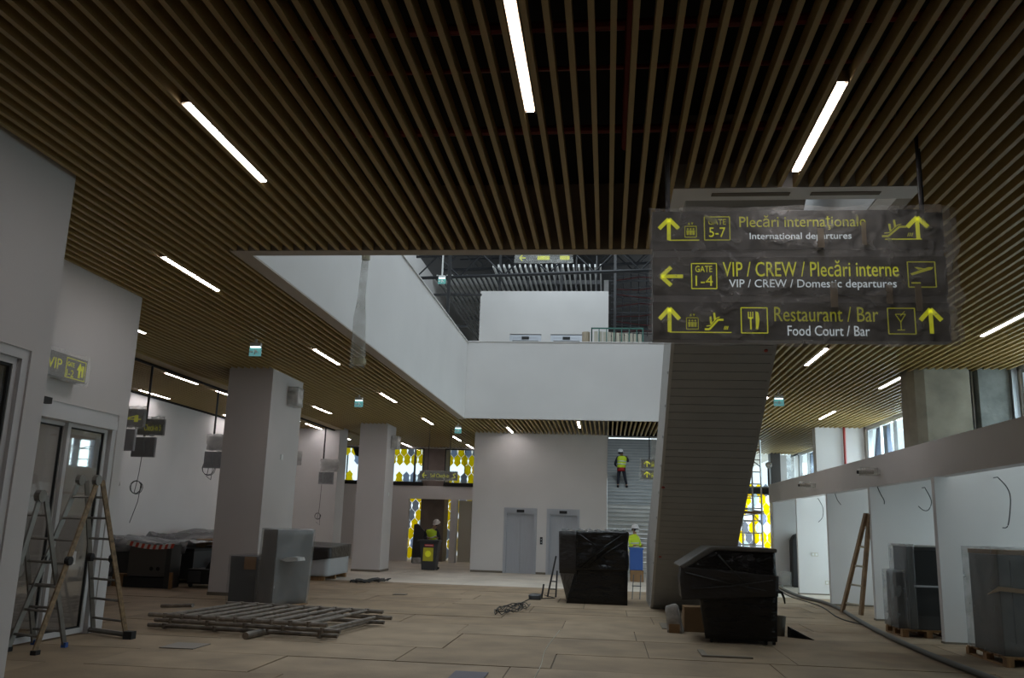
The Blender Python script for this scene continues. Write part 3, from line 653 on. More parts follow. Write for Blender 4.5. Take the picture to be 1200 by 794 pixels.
# row 3
part(arrow_up(sx_(137), T3 - .26, T3 - .04, .165), 'arrow', SYEL); part(stroke(MB(), [(sx_(137), T3 - .262), (sx_(362), T3 - .262)], .007), 'underline', SYEL)
part(people_box(sx_(199), sx_(242), T3 - .235, T3 - .10), 'lift_symbol', SYELD); part(escalator_icon(sx_(265), T3 - .25, .155, .12), 'escalator_symbol', SYEL)
b = box_outline(MB(), sx_(398), sx_(492), T3 - .265, T3 - .05); cx = sx_(432)
for dx in (-.018, 0, .018): stroke(b, [(cx + dx, T3 - .085), (cx + dx, T3 - .135)], .007)
stroke(b, [(cx - .02, T3 - .137), (cx + .02, T3 - .137)], .012); stroke(b, [(cx, T3 - .137), (cx, T3 - .235)], .013)
b.prism([(sx_(450), T3 - .235), (sx_(458), T3 - .235), (sx_(464), T3 - .15), (sx_(460), T3 - .09), (sx_(450), T3 - .08)], F - .004, F, axes='xz'); part(b, 'fork_and_knife_symbol', SYEL)
part(text_mb('Restaurant / Bar', sx_(517), sx_(885), T3 - .165, T3 - .04, t=F - .004), 'lettering', SYELD)
part(text_mb('Food Court / Bar', sx_(563), sx_(852), T3 - .285, T3 - .20, t=F - .004), 'lettering', SWHT)
b = box_outline(MB(), sx_(918), sx_(1012), T3 - .265, T3 - .05); cx = sx_(962)
stroke(b, [(cx - .04, T3 - .10), (cx + .04, T3 - .10), (cx, T3 - .165), (cx - .04, T3 - .10)], .006); stroke(b, [(cx, T3 - .165), (cx, T3 - .23)], .006); stroke(b, [(cx - .03, T3 - .232), (cx + .03, T3 - .232)], .007); stroke(b, [(cx, T3 - .115), (cx + .035, T3 - .075)], .005)
part(b, 'glass_symbol', SYELD)
part(arrow_up(sx_(1067), T3 - .26, T3 - .04, .165), 'arrow', SYEL)
for i, xp in enumerate((.505, 2.62)): MB().cyl((xp, SY + .06, 4.33), (xp, SY + .06, 5.75), .022, 8).build('hanging_rod', DKMET, sg)
# crumpled film round the sign
def film_sheet(x0, x1, z0, z1, y, nx, nz, amp, seed, edge=.03):
    b = MB(); vs = []; fs = []
    for j in range(nz + 1):
        for i in range(nx + 1):
            u, v = i / nx, j / nz
            p = Vector((u * (x1 - x0) * 2.2 + seed, v * (z1 - z0) * 4, seed))
            d = noise.noise(p) * amp + abs(noise.noise(p * 2.7)) * amp * .6
            e = edge * noise.noise(Vector((u * 7, v * 7, seed + 4)))
            X = x0 + u * (x1 - x0) + (e if i in (0, nx) else 0); Z = z0 + v * (z1 - z0) + (e if j in (0, nz) else 0)
            vs.append((X, y - abs(d), Z))
    for j in range(nz):
        for i in range(nx): a = j * (nx + 1) + i; fs.append((a, a + 1, a + nx + 2, a + nx + 1))
    return b.add(vs, fs)
film_sheet(xL - .03, xR + .05, 3.16, 4.36, SY - .02, 40, 22, .035, 2.3).build('plastic_film', FILM, sg, smooth=True)
film_sheet(xL + .9, xR + .07, 3.17, 4.33, SY - .035, 30, 20, .03, 8.1, .06).build('plastic_film', film('thin_film_over', (.62, .62, .58), .10), sg, smooth=True)
film_sheet(xR - .02, xR + .09, 3.2, 4.25, SY - .01, 4, 18, .05, 5.1, .05).build('plastic_film', FILM, sg, smooth=True)
for (u0, u1, v0, v1) in ((676, 700, 3.98, 4.15), (712, 738, 3.47, 3.68), (908, 930, 3.5, 3.66), (1008, 1030, 3.44, 3.66), (834, 850, 4.0, 4.2), (1060, 1120, 4.28, 4.35)):
    bx(sx_(u0), sx_(u1), SY - .075, SY - .073, v0, v1).build('tape_strip', film('tape_film', (.42, .36, .27), .6), sg)

# =================================================================== OTHER SIGNS
def small_sign(name, label, x0, x1, z0, z1, y, texts, plane='xz', wrap=FILM, th=.08, group=None, arrow=None, rods=None):
    global F
    if plane == 'xz':
        t = thing(name, label, 'sign', ((x0 + x1) / 2, y, z0), group)
        bx(x0, x1, y, y + th, z0, z1).build('sign_panel', SIGNB, t); F = y - .001
        for (s_, a, b_, c, d) in texts:
            text_mb(s_, x0 + a * (x1 - x0), x0 + b_ * (x1 - x0), z0 + c * (z1 - z0), z0 + d * (z1 - z0), t=y - .005).build('lettering', SYELD, t)
        if arrow: arrow_left(x0 + .06 * (x1 - x0), x0 + .18 * (x1 - x0), (z0 + z1) / 2, (z1 - z0) * .6).build('arrow', SYELD, t)
        film_sheet(x0 - .03, x1 + .03, z0 - .03, z1 + .03, y - .02, 10, 5, .03, x0).build('plastic_film', wrap, t, smooth=True)
        if rods:
            for xp in rods: MB().cyl((xp, y + th / 2, z1), (xp, y + th / 2, 4.95), .012, 6).build('hanging_rod', DKMET, t)
    return t
t = small_sign('checkin_sign', 'dark self check-in sign with yellow arrow hanging before the far windows', -6.47, -5.15, 3.10, 3.40, 30, [('Self Check-in', .28, .78, .28, .72)], arrow=True, rods=(-6.2, -5.45))
F = 29.999; stroke(MB(), [(-5.35, 3.17), (-5.22, 3.2), (-5.3, 3.3), (-5.2, 3.33)], .03).build('symbol', SYELD, t)
t = small_sign('upper_sign', 'sign hanging in the upper storey just below the front edge of the void', -2.72, -1.06, 9.17, 9.45, 24.3, [], arrow=True, wrap=FILM)
for a_, b_ in ((-2.08, -1.72), (-1.42, -1.14)): bx(a_, b_, 24.294, 24.299, 9.25, 9.37).build('symbol', SYELD, t)
for xp in (-2.4, -1.4): MB().cyl((xp, 24.34, 9.45), (xp, 24.34, 14), .015, 6).build('hanging_rod', DKMET, t)
# VIP sign on the recessed wall, reads along y
t = thing('vip_sign', 'film-wrapped VIP gate sign on the wall above the left sliding door', 'sign', (-7.15, 10.4, 3.33))
bx(-7.15, -6.99, 9.75, 10.88, 3.33, 3.64).build('sign_panel', SIGNG, t)
text_mb('to VIP', 9.80, 10.33, 3.42, 3.56, plane='yz', t=-6.985).build('lettering', SYELD, t)
text_mb('1-2', 10.45, 10.60, 3.37, 3.46, plane='yz', t=-6.985).build('lettering', SYELD, t); text_mb('GATE', 10.45, 10.60, 3.50, 3.56, plane='yz', t=-6.985).build('lettering', SYELD, t)
b = MB()
for q in ([(10.42, 3.35), (10.85, 3.35), (10.85, 3.36), (10.42, 3.36)], [(10.42, 3.60), (10.85, 3.60), (10.85, 3.61), (10.42, 3.61)], [(10.42, 3.36), (10.43, 3.36), (10.43, 3.6), (10.42, 3.6)], [(10.84, 3.36), (10.85, 3.36), (10.85, 3.6), (10.84, 3.6)],
          [(10.70, 3.38), (10.74, 3.38), (10.74, 3.53), (10.70, 3.53)], [(10.66, 3.48), (10.78, 3.48), (10.72, 3.58)], [(10.77, 3.40), (10.81, 3.40), (10.81, 3.55), (10.77, 3.55)]):
    b.prism(q, -6.989, -6.984, axes='yz')
b.build('symbol', SYELD, t)
vs = []; fs = []
fs_ = film_sheet(9.72, 10.92, 3.29, 3.68, 0, 14, 6, .03, 3.3); MB().add([(-6.975 - p[1], p[0], p[2]) for p in fs_.v], fs_.f).build('plastic_film', FILM, t, smooth=True)
# stair sign with two arrows
t = thing('stair_sign', 'film-wrapped hanging sign with two yellow up arrows in front of the stairs', 'sign', (1.5, 30.5, 3.3))
for z0 in (3.34, 3.70):
    bx(1.16, 2.2, 30.5, 30.58, z0, z0 + .30).build('sign_panel', SIGNG, t); F = 30.499
    arrow_up(1.36, z0 + .05, z0 + .26, .2).build('arrow', SYEL, t); people_box(1.50, 1.62, z0 + .06, z0 + .24).build('symbol', SYEL, t)
film_sheet(1.08, 2.25, 3.27, 4.05, 30.45, 10, 8, .05, 6.6, .08).build('plastic_film', FILM, t, smooth=True)
MB().cyl((1.44, 30.54, 4.0), (1.44, 30.54, 4.95), .02, 6).build('hanging_rod', DKMET, t)
fz = MB(); fs_ = film_sheet(1.5, 1.75, 4.05, 4.75, 30.4, 4, 8, .05, 9.6, .05); fs_.build('plastic_film', FILMM, t, smooth=True)

# hanging check-in units
def coil(cx, y, cz, r, n=2.4, tail=(0, -.5)):
    pts = []
    for i in range(30):
        a = 2 * PI * n * i / 29; rr = r * (1 + .06 * math.sin(a * .7)); pts.append((cx + rr * math.sin(a), y + .004 * i, cz - rr * math.cos(a) * 1.05))
    return pts
def unit_(y, px, lb, txt, xs, disp=True, coilr=.13, coilz=2.2, drop=True, wrap=FILMG):
    t = thing('checkin_hanging_unit', lb, 'hanging sign', (px, y, 2.85), 'check-in units hanging on rods')
    MB().cyl((px, y + .05, 3.3), (px, y + .05, 4.9), .026, 8).build('hanging_rod', DKMET, t)
    bx(xs, xs + .58, y, y + .1, 3.33, 3.68).build('sign_panel', SIGNG, t)
    if txt: text_mb(txt, xs + .15, xs + .53, 3.42, 3.56, t=y - .005).build('lettering', SYELD, t)
    film_sheet(xs - .04, xs + .63, 3.29, 3.73, y - .03, 8, 6, .04, y).build('plastic_film', wrap, t, smooth=True)
    if disp:
        bx(xs - .08, xs + .45, y - .02, y + .05, 2.85, 3.28).build('display', DARKV, t, bevel=.008)
        bx(xs - .06, xs + .43, y - .024, y - .02, 2.87, 3.26).build('display_film', FILMG, t)
    p = [(px + .02, y, 2.86), (px + .0, y, coilz + .3), (px - .02, y, coilz + coilr)] + coil(px - .06, y, coilz, coilr) + [(px + .05, y, coilz - .3), (px - .08, y, coilz - .75 if drop else coilz - .2)]
    MB().tube(p, .008, 4).build('cable', CABLE, t)
    return t
unit_(18.0, -10.05, 'hanging check-in sign with display and coiled cable, right of the recessed wall', 'Check-in 5', -10.2)
unit_(16.3, -9.6, 'hanging check-in sign partly hidden behind the edge of the recessed wall', '4', -9.72)
unit_(21.7, -10.2, 'hanging check-in unit with a looped cable left of the near column', '', -10.3, coilr=.17, coilz=2.85, drop=False, wrap=FILMM)
unit_(26.75, -10.04, 'hanging check-in unit just right of the near column', '', -10.2, coilr=.16, coilz=2.6, drop=False, wrap=FILMM)
unit_(30.0, -9.97, 'hanging check-in unit nearest the corner of the end wall', '', -10.0, coilr=.1, coilz=1.75, drop=False, wrap=FILMM)

# =================================================================== ESCALATOR
es = thing('escalator', 'wide grey escalator seen from below, rising from the floor towards the viewer', 'escalator', (1.72, 19.6, 0))
sl_ = .665; ye = 19.6; xa, xb = .94, 2.5
def und(y): return (ye - y) * sl_
ang = math.atan(sl_); nst = 56; Ls = (ye - 10.6) / math.cos(ang)
for i in range(nst):
    s0 = i * Ls / nst + .006; s1 = (i + 1) * Ls / nst - .004
    y0, z0 = ye - s0 * math.cos(ang), s0 * math.sin(ang); y1, z1 = ye - s1 * math.cos(ang), s1 * math.sin(ang)
    nx, nz = math.sin(ang) * .02, math.cos(ang) * .02
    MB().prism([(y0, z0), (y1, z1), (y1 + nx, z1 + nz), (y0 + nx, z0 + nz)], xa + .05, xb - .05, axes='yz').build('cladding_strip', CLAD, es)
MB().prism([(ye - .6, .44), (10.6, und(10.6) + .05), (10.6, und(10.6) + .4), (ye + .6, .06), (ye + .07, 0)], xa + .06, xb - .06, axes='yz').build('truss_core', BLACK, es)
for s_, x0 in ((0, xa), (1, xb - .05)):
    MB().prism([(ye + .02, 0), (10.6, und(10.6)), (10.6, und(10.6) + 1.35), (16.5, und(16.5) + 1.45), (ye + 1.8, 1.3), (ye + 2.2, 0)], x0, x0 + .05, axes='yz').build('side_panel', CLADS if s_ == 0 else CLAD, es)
    xs_ = x0 - .012 if s_ == 0 else x0 + .062
    b = MB()
    for i in range(14):
        y = 19.6 - i * .66; b.cyl((x0 - .003 if s_ == 0 else x0 + .053, y, und(y) + .12), (x0 - .012 if s_ == 0 else x0 + .062, y, und(y) + .12), .022, 8)
    bo = b.build('bolt_row', CLAD, es)
for (xx, y) in ((1.05, 17.9), (1.15, 12.9), (2.3, 11.9), (2.35, 13.1), (1.0, 16.0)):
    MB().cyl((xx, y - .003, und(y) - .01), (xx, y + .01, und(y) + .02), .03, 8).build('bolt', REDP, es)

# =================================================================== LADDERS
def ladder_leg(t, top, foot, half_w_t, half_w_b, axis, n, m_rail, m_rung, rw=.03, spread=None, m_rail2=None):
    """two rails from the top to the foot plus rungs; axis = unit vector across the ladder"""
    ax = Vector(axis).normalized(); top = Vector(top); foot = Vector(foot)
    for s_ in (-1, 1):
        a = top + ax * half_w_t * s_; b = foot + ax * half_w_b * s_
        d = (b - a); L = d.length; d.normalize(); w = d.cross(ax).normalized()
        vs = []
        for q in (a, b):
            for (i, j) in ((-1, -1), (1, -1), (1, 1), (-1, 1)): vs.append(q + ax * (i * rw * .45) + w * (j * rw))
        MB().add(vs, [(0, 1, 2, 3), (7, 6, 5, 4), (0, 4, 5, 1), (1, 5, 6, 2), (2, 6, 7, 3), (3, 7, 4, 0)]).build('rail', (m_rail2 if (s_ == 1 and m_rail2) else m_rail), t)
    for k in range(n):
        f = (k + .8) / (n + .4); c = top.lerp(foot, f); hw = half_w_t + (half_w_b - half_w_t) * f
        MB().cyl(c - ax * hw, c + ax * hw, .017, 6).build('rung', m_rung, t)
# big articulated ladder, right-hand one
t = thing('folding_ladder', 'paint-spattered aluminium folding ladder standing open before the sliding door', 'ladder', (-6.75, 11, 0))
top = Vector((-6.80, 10.95, 2.06)); ax = Vector((.86, -.36, 0))
ladder_leg(t, top, (-6.86, 10.13, .03), .17, .23, (1, -.33, 0), 7, LALU, LALU, m_rail2=LORG)
ladder_leg(t, top + Vector((.02, .1, 0)), (-6.78, 11.86, .06), .17, .36, (.9, -.42, 0), 7, LALU, LALU, m_rail2=LORG)
MB().cyl((-7.27, 12.07, .05), (-6.37, 11.66, .05), .035, 6).build('stabiliser_bar', LALU, t)
for p in ((-7.27, 12.07), (-6.37, 11.66)): bx(p[0] - .06, p[0] + .06, p[1] - .06, p[1] + .06, 0, .1).build('rubber_foot', RUB, t)
for p in ((-7.08, 10.2), (-6.63, 10.06)): bx(p[0] - .035, p[0] + .035, p[1] - .045, p[1] + .045, 0, .05).build('rubber_foot', RUB, t)
for s_ in (-1, 1):
    c = top + Vector((.86, -.36, 0)).normalized() * (.17 * s_)
    MB().cyl(c + Vector((-.03, 0, .0)), c + Vector((.03, 0, .0)), .07, 12).build('hinge', LALU, t)
    for f_, cc in ((.5, Vector((-6.83, 10.55, 1.05))), (.5, Vector((-6.78, 11.45, 1.05)))):
        c = cc + Vector((.9, -.35, 0)).normalized() * (.22 * s_); MB().cyl(c - Vector((.03, 0, 0)), c + Vector((.03, 0, 0)), .055, 10).build('hinge', RUB, t)
# second one further left and behind
t = thing('folding_ladder', 'dull aluminium folding ladder at far left, behind the wall edge', 'ladder', (-7.0, 9.6, 0))
top = Vector((-6.92, 9.95, 1.82))
ladder_leg(t, top, (-6.72, 9.15, .03), .18, .22, (1, -.2, 0), 6, LALU, LALU)
ladder_leg(t, top + Vector((0, .1, 0)), (-6.92, 10.75, .03), .18, .24, (1, -.2, 0), 6, LALU, LALU)
for s_ in (-1, 1):
    c = top + Vector((1, -.2, 0)).normalized() * (.18 * s_); MB().cyl(c + Vector((-.035, 0, 0)), c + Vector((.035, 0, 0)), .075, 12).build('hinge', LALU, t)
    c = Vector((-6.82, 9.55, .98)) + Vector((1, -.2, 0)).normalized() * (.2 * s_); MB().cyl(c + Vector((-.035, 0, 0)), c + Vector((.035, 0, 0)), .07, 12).build('hinge', LALU, t)
for p in ((-7.15, 10.8), (-6.68, 10.7)): bx(p[0] - .03, p[0] + .03, p[1] - .03, p[1] + .03, 0, .06).build('rubber_foot', BLUEP, t)
# brown ladder at the right
t = thing('wooden_ladder', 'brown wooden ladder leaning against the partition end on the right', 'ladder', (5.3, 20.1, 0))
for a, b in (((5.38, 19.2, 2.12), (5.10, 20.4, .03)), ((5.42, 19.1, 2.10), (5.32, 19.75, .03))):
    a = Vector(a); b = Vector(b); vs = []
    for q in (a, b):
        for (i, j) in ((-1, -1), (1, -1), (1, 1), (-1, 1)): vs.append(q + Vector((.03 * i, .085 * j, 0)))
    MB().add(vs, [(0, 1, 2, 3), (7, 6, 5, 4), (0, 4, 5, 1), (1, 5, 6, 2), (2, 6, 7, 3), (3, 7, 4, 0)]).build('rail', LWOOD, t)
for k_ in range(5):
    f = (k_ + .7) / 5.2; a = Vector((5.38, 19.2, 2.12)).lerp(Vector((5.10, 20.4, .03)), f); b = Vector((5.42, 19.1, 2.10)).lerp(Vector((5.32, 19.75, .03)), f)
    MB().cyl(a, b, .022, 6).build('rung', CREAM, t)

# =================================================================== SCAFFOLD FRAMES ON THE FLOOR
def scaffold_frame(lb, ox, oy, rot, z, L=3.05, Wd=1.45, n=8):
    M = Matrix.Translation((ox, oy, 0)) @ Matrix.Rotation(rot, 4, 'Z')
    t = thing('ladder_frame', lb, 'scaffold frame', (ox, oy, z), 'ladder frames stacked flat on the floor')
    P_ = lambda x, y, zz: tuple(M @ Vector((x, y, zz)))
    for y in (-Wd / 2, Wd / 2): MB().cyl(P_(-L / 2 - .12, y, z), P_(L / 2 + .12, y, z), .032, 8).build('long_tube', TUBE, t)
    for k in range(n):
        x = -L / 2 + .15 + k * (L - .3) / (n - 1); MB().cyl(P_(x, -Wd / 2, z + .004), P_(x, Wd / 2, z + .004), .026, 8).build('cross_tube', TUBE, t)
        for y in (-Wd / 2, Wd / 2): MB().cyl(P_(x, y * 1.0, z - .038), P_(x, y, z + .038), .04, 8).build('clamp', TUBE, t)
    return t
scaffold_frame('lowest ladder frame in the flat stack in front of the wrapped boxes', -5.15, 13.62, -.10, .05, 2.75, 1.9, 4)
scaffold_frame('middle ladder frame in the flat stack in front of the wrapped boxes', -5.0, 13.5, -.13, .135, 2.7, 1.95, 5)
scaffold_frame('top ladder frame in the flat stack in front of the wrapped boxes', -5.08, 13.42, -.12, .225, 2.55, 2.1, 9)
tag(MB().cyl((-6.95, 13.6, .24), (-6.3, 13.3, .30), .03, 8).build('scaffold_tube', TUBE, at=(-6.7, 14.2, .3)), 'loose steel tube sticking out at the left end of the frame stack', 'tube')
tag(MB().cyl((-4.93, 12.1, .05), (-4.86, 12.55, .06), .05, 10).build('scaffold_coupler', TUBE, at=(-5.1, 13.2, .05)), 'short thick tube poking out in front of the frame stack', 'tube')

# =================================================================== WRAPPED THINGS
def lumpy(pts8, n, amp, seed):
    """box from 8 corners (bottom 4, top 4), subdivided and creased"""
    c = [Vector(p) for p in pts8]; b = MB()
    quads = [(0, 1, 5, 4), (1, 2, 6, 5), (2, 3, 7, 6), (3, 0, 4, 7), (4, 5, 6, 7), (3, 2, 1, 0)]
    cen = sum(c, Vector()) / 8
    for q in quads:
        A, B_, D, E_ = (c[i] for i in q); vs = []; fs = []
        for j in range(n + 1):
            for i in range(n + 1):
                u, v = i / n, j / n
                p = A * (1 - u) * (1 - v) + B_ * u * (1 - v) + D * u * v + E_ * (1 - u) * v
                w = noise.noise(p * 2.6 + Vector((seed, 0, 0))) + .7 * abs(noise.noise(Vector((p.x * 3 + p.z * 4, p.y * 3, p.z * 2 - p.x * 3)) + Vector((0, seed, 0))))
                e = .35 if (i in (0, n) or j in (0, n)) else 1.0
                out = (p - cen).normalized(); vs.append(p + out * w * amp * e)
        for j in range(n):
            for i in range(n): a = j * (n + 1) + i; fs.append((a, a + 1, a + n + 2, a + n + 1))
        b.add(vs, fs)
    return b
def weld(o):
    import bmesh
    bm = bmesh.new(); bm.from_mesh(o.data); bmesh.ops.remove_doubles(bm, verts=bm.verts, dist=.002); bmesh.ops.recalc_face_normals(bm, faces=bm.faces); bm.to_mesh(o.data); bm.free(); return o
def b8(x0, x1, y0, y1, z0, z1): return [(x0, y0, z0), (x1, y0, z0), (x1, y1, z0), (x0, y1, z0), (x0, y0, z1), (x1, y0, z1), (x1, y1, z1), (x0, y1, z1)]
# machine wrapped in black plastic, middle
t = thing('wrapped_machine', 'tall machine wrapped in black plastic in front of the right lift', 'wrapped machine', (-.2, 20.5, 0))
weld(lumpy([(-.88, 20.02, .0), (.46, 20.02, 0), (.46, 21.2, 0), (-.7, 21.2, 0), (-.66, 20.0, .85), (.47, 20.0, .85), (.47, 21.3, .85), (-.6, 21.3, .85)], 12, .03, 1.0).build('lower_wrap', WRAPB, t, smooth=True))
weld(lumpy([(-.68, 19.97, .72), (.47, 19.95, .74), (.47, 21.5, .74), (-.95, 21.5, .62), (-.68, 19.97, 1.56), (.47, 19.95, 1.58), (.47, 21.5, 1.58), (-.95, 21.5, 1.56)], 22, .06, 4.0).build('upper_wrap', WRAPB, t, smooth=True))
weld(lumpy([(-.90, 20.5, .05), (-.66, 20.03, .05), (-.6, 21.4, .05), (-.95, 21.4, .1), (-1.10, 20.9, .7), (-.66, 19.99, .75), (-.6, 21.4, 1.54), (-1.15, 21.5, 1.54)], 8, .02, 7.0).build('side_wrap', WRAPB2, t, smooth=True))
weld(lumpy([(-1.05, 20.1, .64), (-.66, 19.99, .64), (-.66, 21.4, .64), (-1.1, 21.4, .64), (-1.05, 20.1, 1.55), (-.66, 19.98, 1.56), (-.66, 21.4, 1.56), (-1.1, 21.4, 1.55)], 8, .02, 9.0).build('side_wrap', WRAPB2, t, smooth=True))
# folds
for i, (p0, p1) in enumerate((((-.6, 19.94, .80), (.35, 19.9, 1.52)), ((-.55, 19.94, .76), (.1, 19.9, 1.32)), ((-.62, 19.93, 1.5), (-.1, 19.9, 1.12)), ((-.4, 19.93, .80), (.44, 19.9, 1.40)))):
    MB().tube([p0, tuple((Vector(p0) + Vector(p1)) / 2 + Vector((0, -.03, .03))), p1], .022, 6, r1=.008).build('fold', WRAPB, t, smooth=True)
film_sheet(-1.02, .45, -.05, .06, 0, 20, 3, .04, 3).v
MB().tube([(-1.0 + i * .1, 20.2 + .2 * math.sin(i * 2.1), 1.59 + .03 * math.sin(i * 3.3)) for i in range(15)], .025, 5).build('film_edge', FILMG, t, smooth=True)
# machine wrapped in black plastic, right (sloping top)
t = thing('wrapped_machine', 'black plastic wrapped machine with a grey sloping top right of the escalator', 'wrapped machine', (2.0, 14.6, 0))
weld(lumpy([(1.50, 14.10, .06), (2.55, 14.06, .06), (2.60, 15.0, .06), (1.62, 15.1, .06), (1.42, 14.06, .72), (2.57, 14.02, .74), (2.6, 15.1, .74), (1.5, 15.2, .7)], 12, .03, 11.0).build('lower_wrap', WRAPB, t, smooth=True))
def prism_lump(poly, y0, y1, n, amp, seed):
    b = MB(); c = poly
    return None
weld(lumpy([(1.14, 14.0, .62), (2.58, 13.98, .72), (2.6, 15.2, .72), (1.2, 15.2, .62), (1.14, 14.0, 1.11), (2.58, 13.96, 1.02), (2.6, 15.2, 1.05), (1.2, 15.2, 1.12)], 22, .045, 14.0).build('upper_wrap', WRAPB2, t, smooth=True))
weld(lumpy([(1.15, 14.02, 1.06), (2.56, 14.0, .98), (2.58, 15.2, 1.0), (1.2, 15.2, 1.06), (1.60, 14.05, 1.40), (2.56, 14.05, 1.395), (2.56, 15.2, 1.42), (1.62, 15.2, 1.42)], 22, .03, 17.0).build('screen_wrap', WRAPB, t, smooth=True))
MB().prism([(1.11, 1.115), (1.58, 1.425), (2.585, 1.42), (2.585, 1.36), (1.66, 1.37), (1.17, 1.065)], 13.99, 15.25, axes='xz').build('dusty_top', WRAPG, t, bevel=.02)
for i, (p0, p1) in enumerate((((1.3, 13.98, .78), (2.5, 13.93, .96)), ((1.2, 13.97, 1.02), (2.4, 13.95, .80)), ((1.7, 13.99, 1.3), (2.1, 13.95, .9)))):
    MB().tube([p0, tuple((Vector(p0) + Vector(p1)) / 2 + Vector((0, -.03, -.02))), p1], .016, 6, r1=.006).build('fold', WRAPB2, t, smooth=True)
MB().tube([(2.55, 14.0, .80), (2.63, 13.98, .78), (2.66, 13.98, .70), (2.67, 13.98, .62)], .03, 6, r1=.012).build('loose_flap', WRAPB, t, smooth=True)
for xx in (1.6, 2.40, 2.52): MB().cyl((xx - .02, 14.15, .045), (xx + .02, 14.15, .045), .045, 12).build('castor', RUB, t)
# bag and cardboard beside it
t = tag(weld(lumpy([(1.0, 15.2, 0), (1.25, 15.15, 0), (1.3, 15.5, 0), (1.05, 15.5, 0), (.98, 15.25, .40), (1.16, 15.2, .44), (1.2, 15.4, .42), (1.05, 15.4, .36)], 8, .07, 21).build('sack', mat('dusty_sack', (.30, .27, .24), .7, var=.3, scale=8), at=(1.1, 15.3, 0), smooth=True)), 'dirty white sack of rubble beside the escalator foot', 'sack')
MB().add(*[(lambda m_: (m_.v, m_.f))(lumpy(b8(1.03, 1.2, 15.16, 15.42, .0, .14), 4, .02, 3))][0]).build('contents', CARD, t)
tag(bx(1.30, 1.66, 15.45, 15.85, 0, .40).build('cardboard_box', CARD, at=(1.4, 15.5, 0), bevel=.006), 'brown cardboard box leaning behind the sloping-top wrapped machine', 'box')
t = tag(MB().lathe([(.10, 0), (.13, .30), (.135, .31), (.12, .31), (.095, .02)], 16, Matrix.Translation((2.84, 15.5, 0))).build('bucket', mat('dirty_bucket', (.09, .08, .06), .6), at=(2.84, 15.5, 0)), 'dark bucket on the floor right of the sloping-top wrapped machine', 'bucket')
MB().lathe([(.09, .24), (.115, .25)], 14, Matrix.Translation((2.84, 15.5, 0))).build('plaster_fill', CREAM, t)
tag(weld(lumpy([(2.95, 15.3, 0), (3.32, 15.0, 0), (3.32, 15.15, 0), (3.0, 15.5, 0), (2.96, 15.35, .17), (3.25, 15.05, .03), (3.25, 15.12, .03), (3.0, 15.45, .15)], 6, .02, 2).build('plastic_scrap', WRAPB, at=(3.1, 15.3, 0), smooth=True)), 'crumpled black plastic lying right of the bucket', 'plastic scrap')
# wrapped boxes by the near column
t = thing('wrapped_box', 'low dark grey film-wrapped cabinet left of the taller one by the near column', 'wrapped box', (-7.0, 16.9, 0))
weld(lumpy([(-7.24, 16.75, .02), (-6.72, 16.75, .02), (-6.72, 17.6, .02), (-7.24, 17.6, .02), (-7.26, 16.75, .90), (-6.74, 16.75, .90), (-6.74, 17.6, .90), (-7.26, 17.6, .9)], 8, .01, 31).build('body', KIOSK, t, smooth=False))
bx(-6.97, -6.74, 16.72, 17.3, .66, .895).build('cardboard_corner', CARD, t)
weld(lumpy(b8(-7.28, -6.70, 16.71, 17.65, .01, .92), 10, .012, 33).build('stretch_film', film('thin_grey_film', (.4, .41, .41), .12), t, smooth=True))
t = thing('wrapped_box', 'tall pale grey film-wrapped cabinet standing on end behind the frame stack', 'wrapped box', (-6.3, 16.9, 0))
b = lumpy([(-6.66, 16.70, .02), (-6.24, 16.45, .02), (-5.92, 17.4, .02), (-6.36, 17.6, .02), (-6.62, 16.70, 1.43), (-6.24, 16.45, 1.43), (-5.86, 17.4, 1.43), (-6.3, 17.6, 1.43)], 8, .008, 35)
weld(b.build('body', KIOSK, t)); b = lumpy([(-6.69, 16.67, .01), (-6.24, 16.41, .01), (-5.88, 17.4, .01), (-6.36, 17.64, .01), (-6.65, 16.67, 1.45), (-6.24, 16.41, 1.45), (-5.82, 17.4, 1.45), (-6.3, 17.64, 1.45)], 12, .014, 38)
weld(b.build('stretch_film', film('pale_film', (.50, .50, .49), .34, .25, 2.2, 1.0), t, smooth=True))
film_sheet(0, .45, .78, .92, 0, 8, 3, .03, 1).v
MB().prism([(-6.18, .88), (-6.06, .84), (-5.82, .86), (-5.84, .92), (-6.0, .93)], 16.5, 16.9, axes='xz').build('torn_film', FILMM, t)
bx(-6.6, -5.9, 16.5, 17.5, 0, .02).build('base_board', WOOD, t)
# wrapped conveyor behind the near column
t = thing('wrapped_counter', 'counter with black film top and white lower side right of the near column', 'wrapped counter', (-8.0, 24.5, 0))
weld(lumpy([(-8.6, 23.9, .12), (-7.62, 24.0, .12), (-7.72, 26.3, .12), (-8.8, 26.3, .12), (-8.6, 23.9, .50), (-7.60, 24.0, .62), (-7.72, 26.3, .6), (-8.8, 26.3, .5)], 8, .02, 41).build('lower_wrap', mat('white_foam_wrap', (.40, .41, .42), .5), t, smooth=True))
weld(lumpy([(-8.62, 23.86, .46), (-7.56, 23.95, .60), (-7.7, 26.4, .6), (-8.85, 26.4, .5), (-8.62, 23.86, .92), (-7.56, 23.95, .88), (-7.7, 26.4, .95), (-8.85, 26.4, .98)], 10, .03, 44).build('upper_wrap', WRAPB2, t, smooth=True))
for yy in (24.0, 25.0, 26.0): bx(-8.5, -7.7, yy, yy + .12, 0, .11).build('pallet_block', WOOD, t)

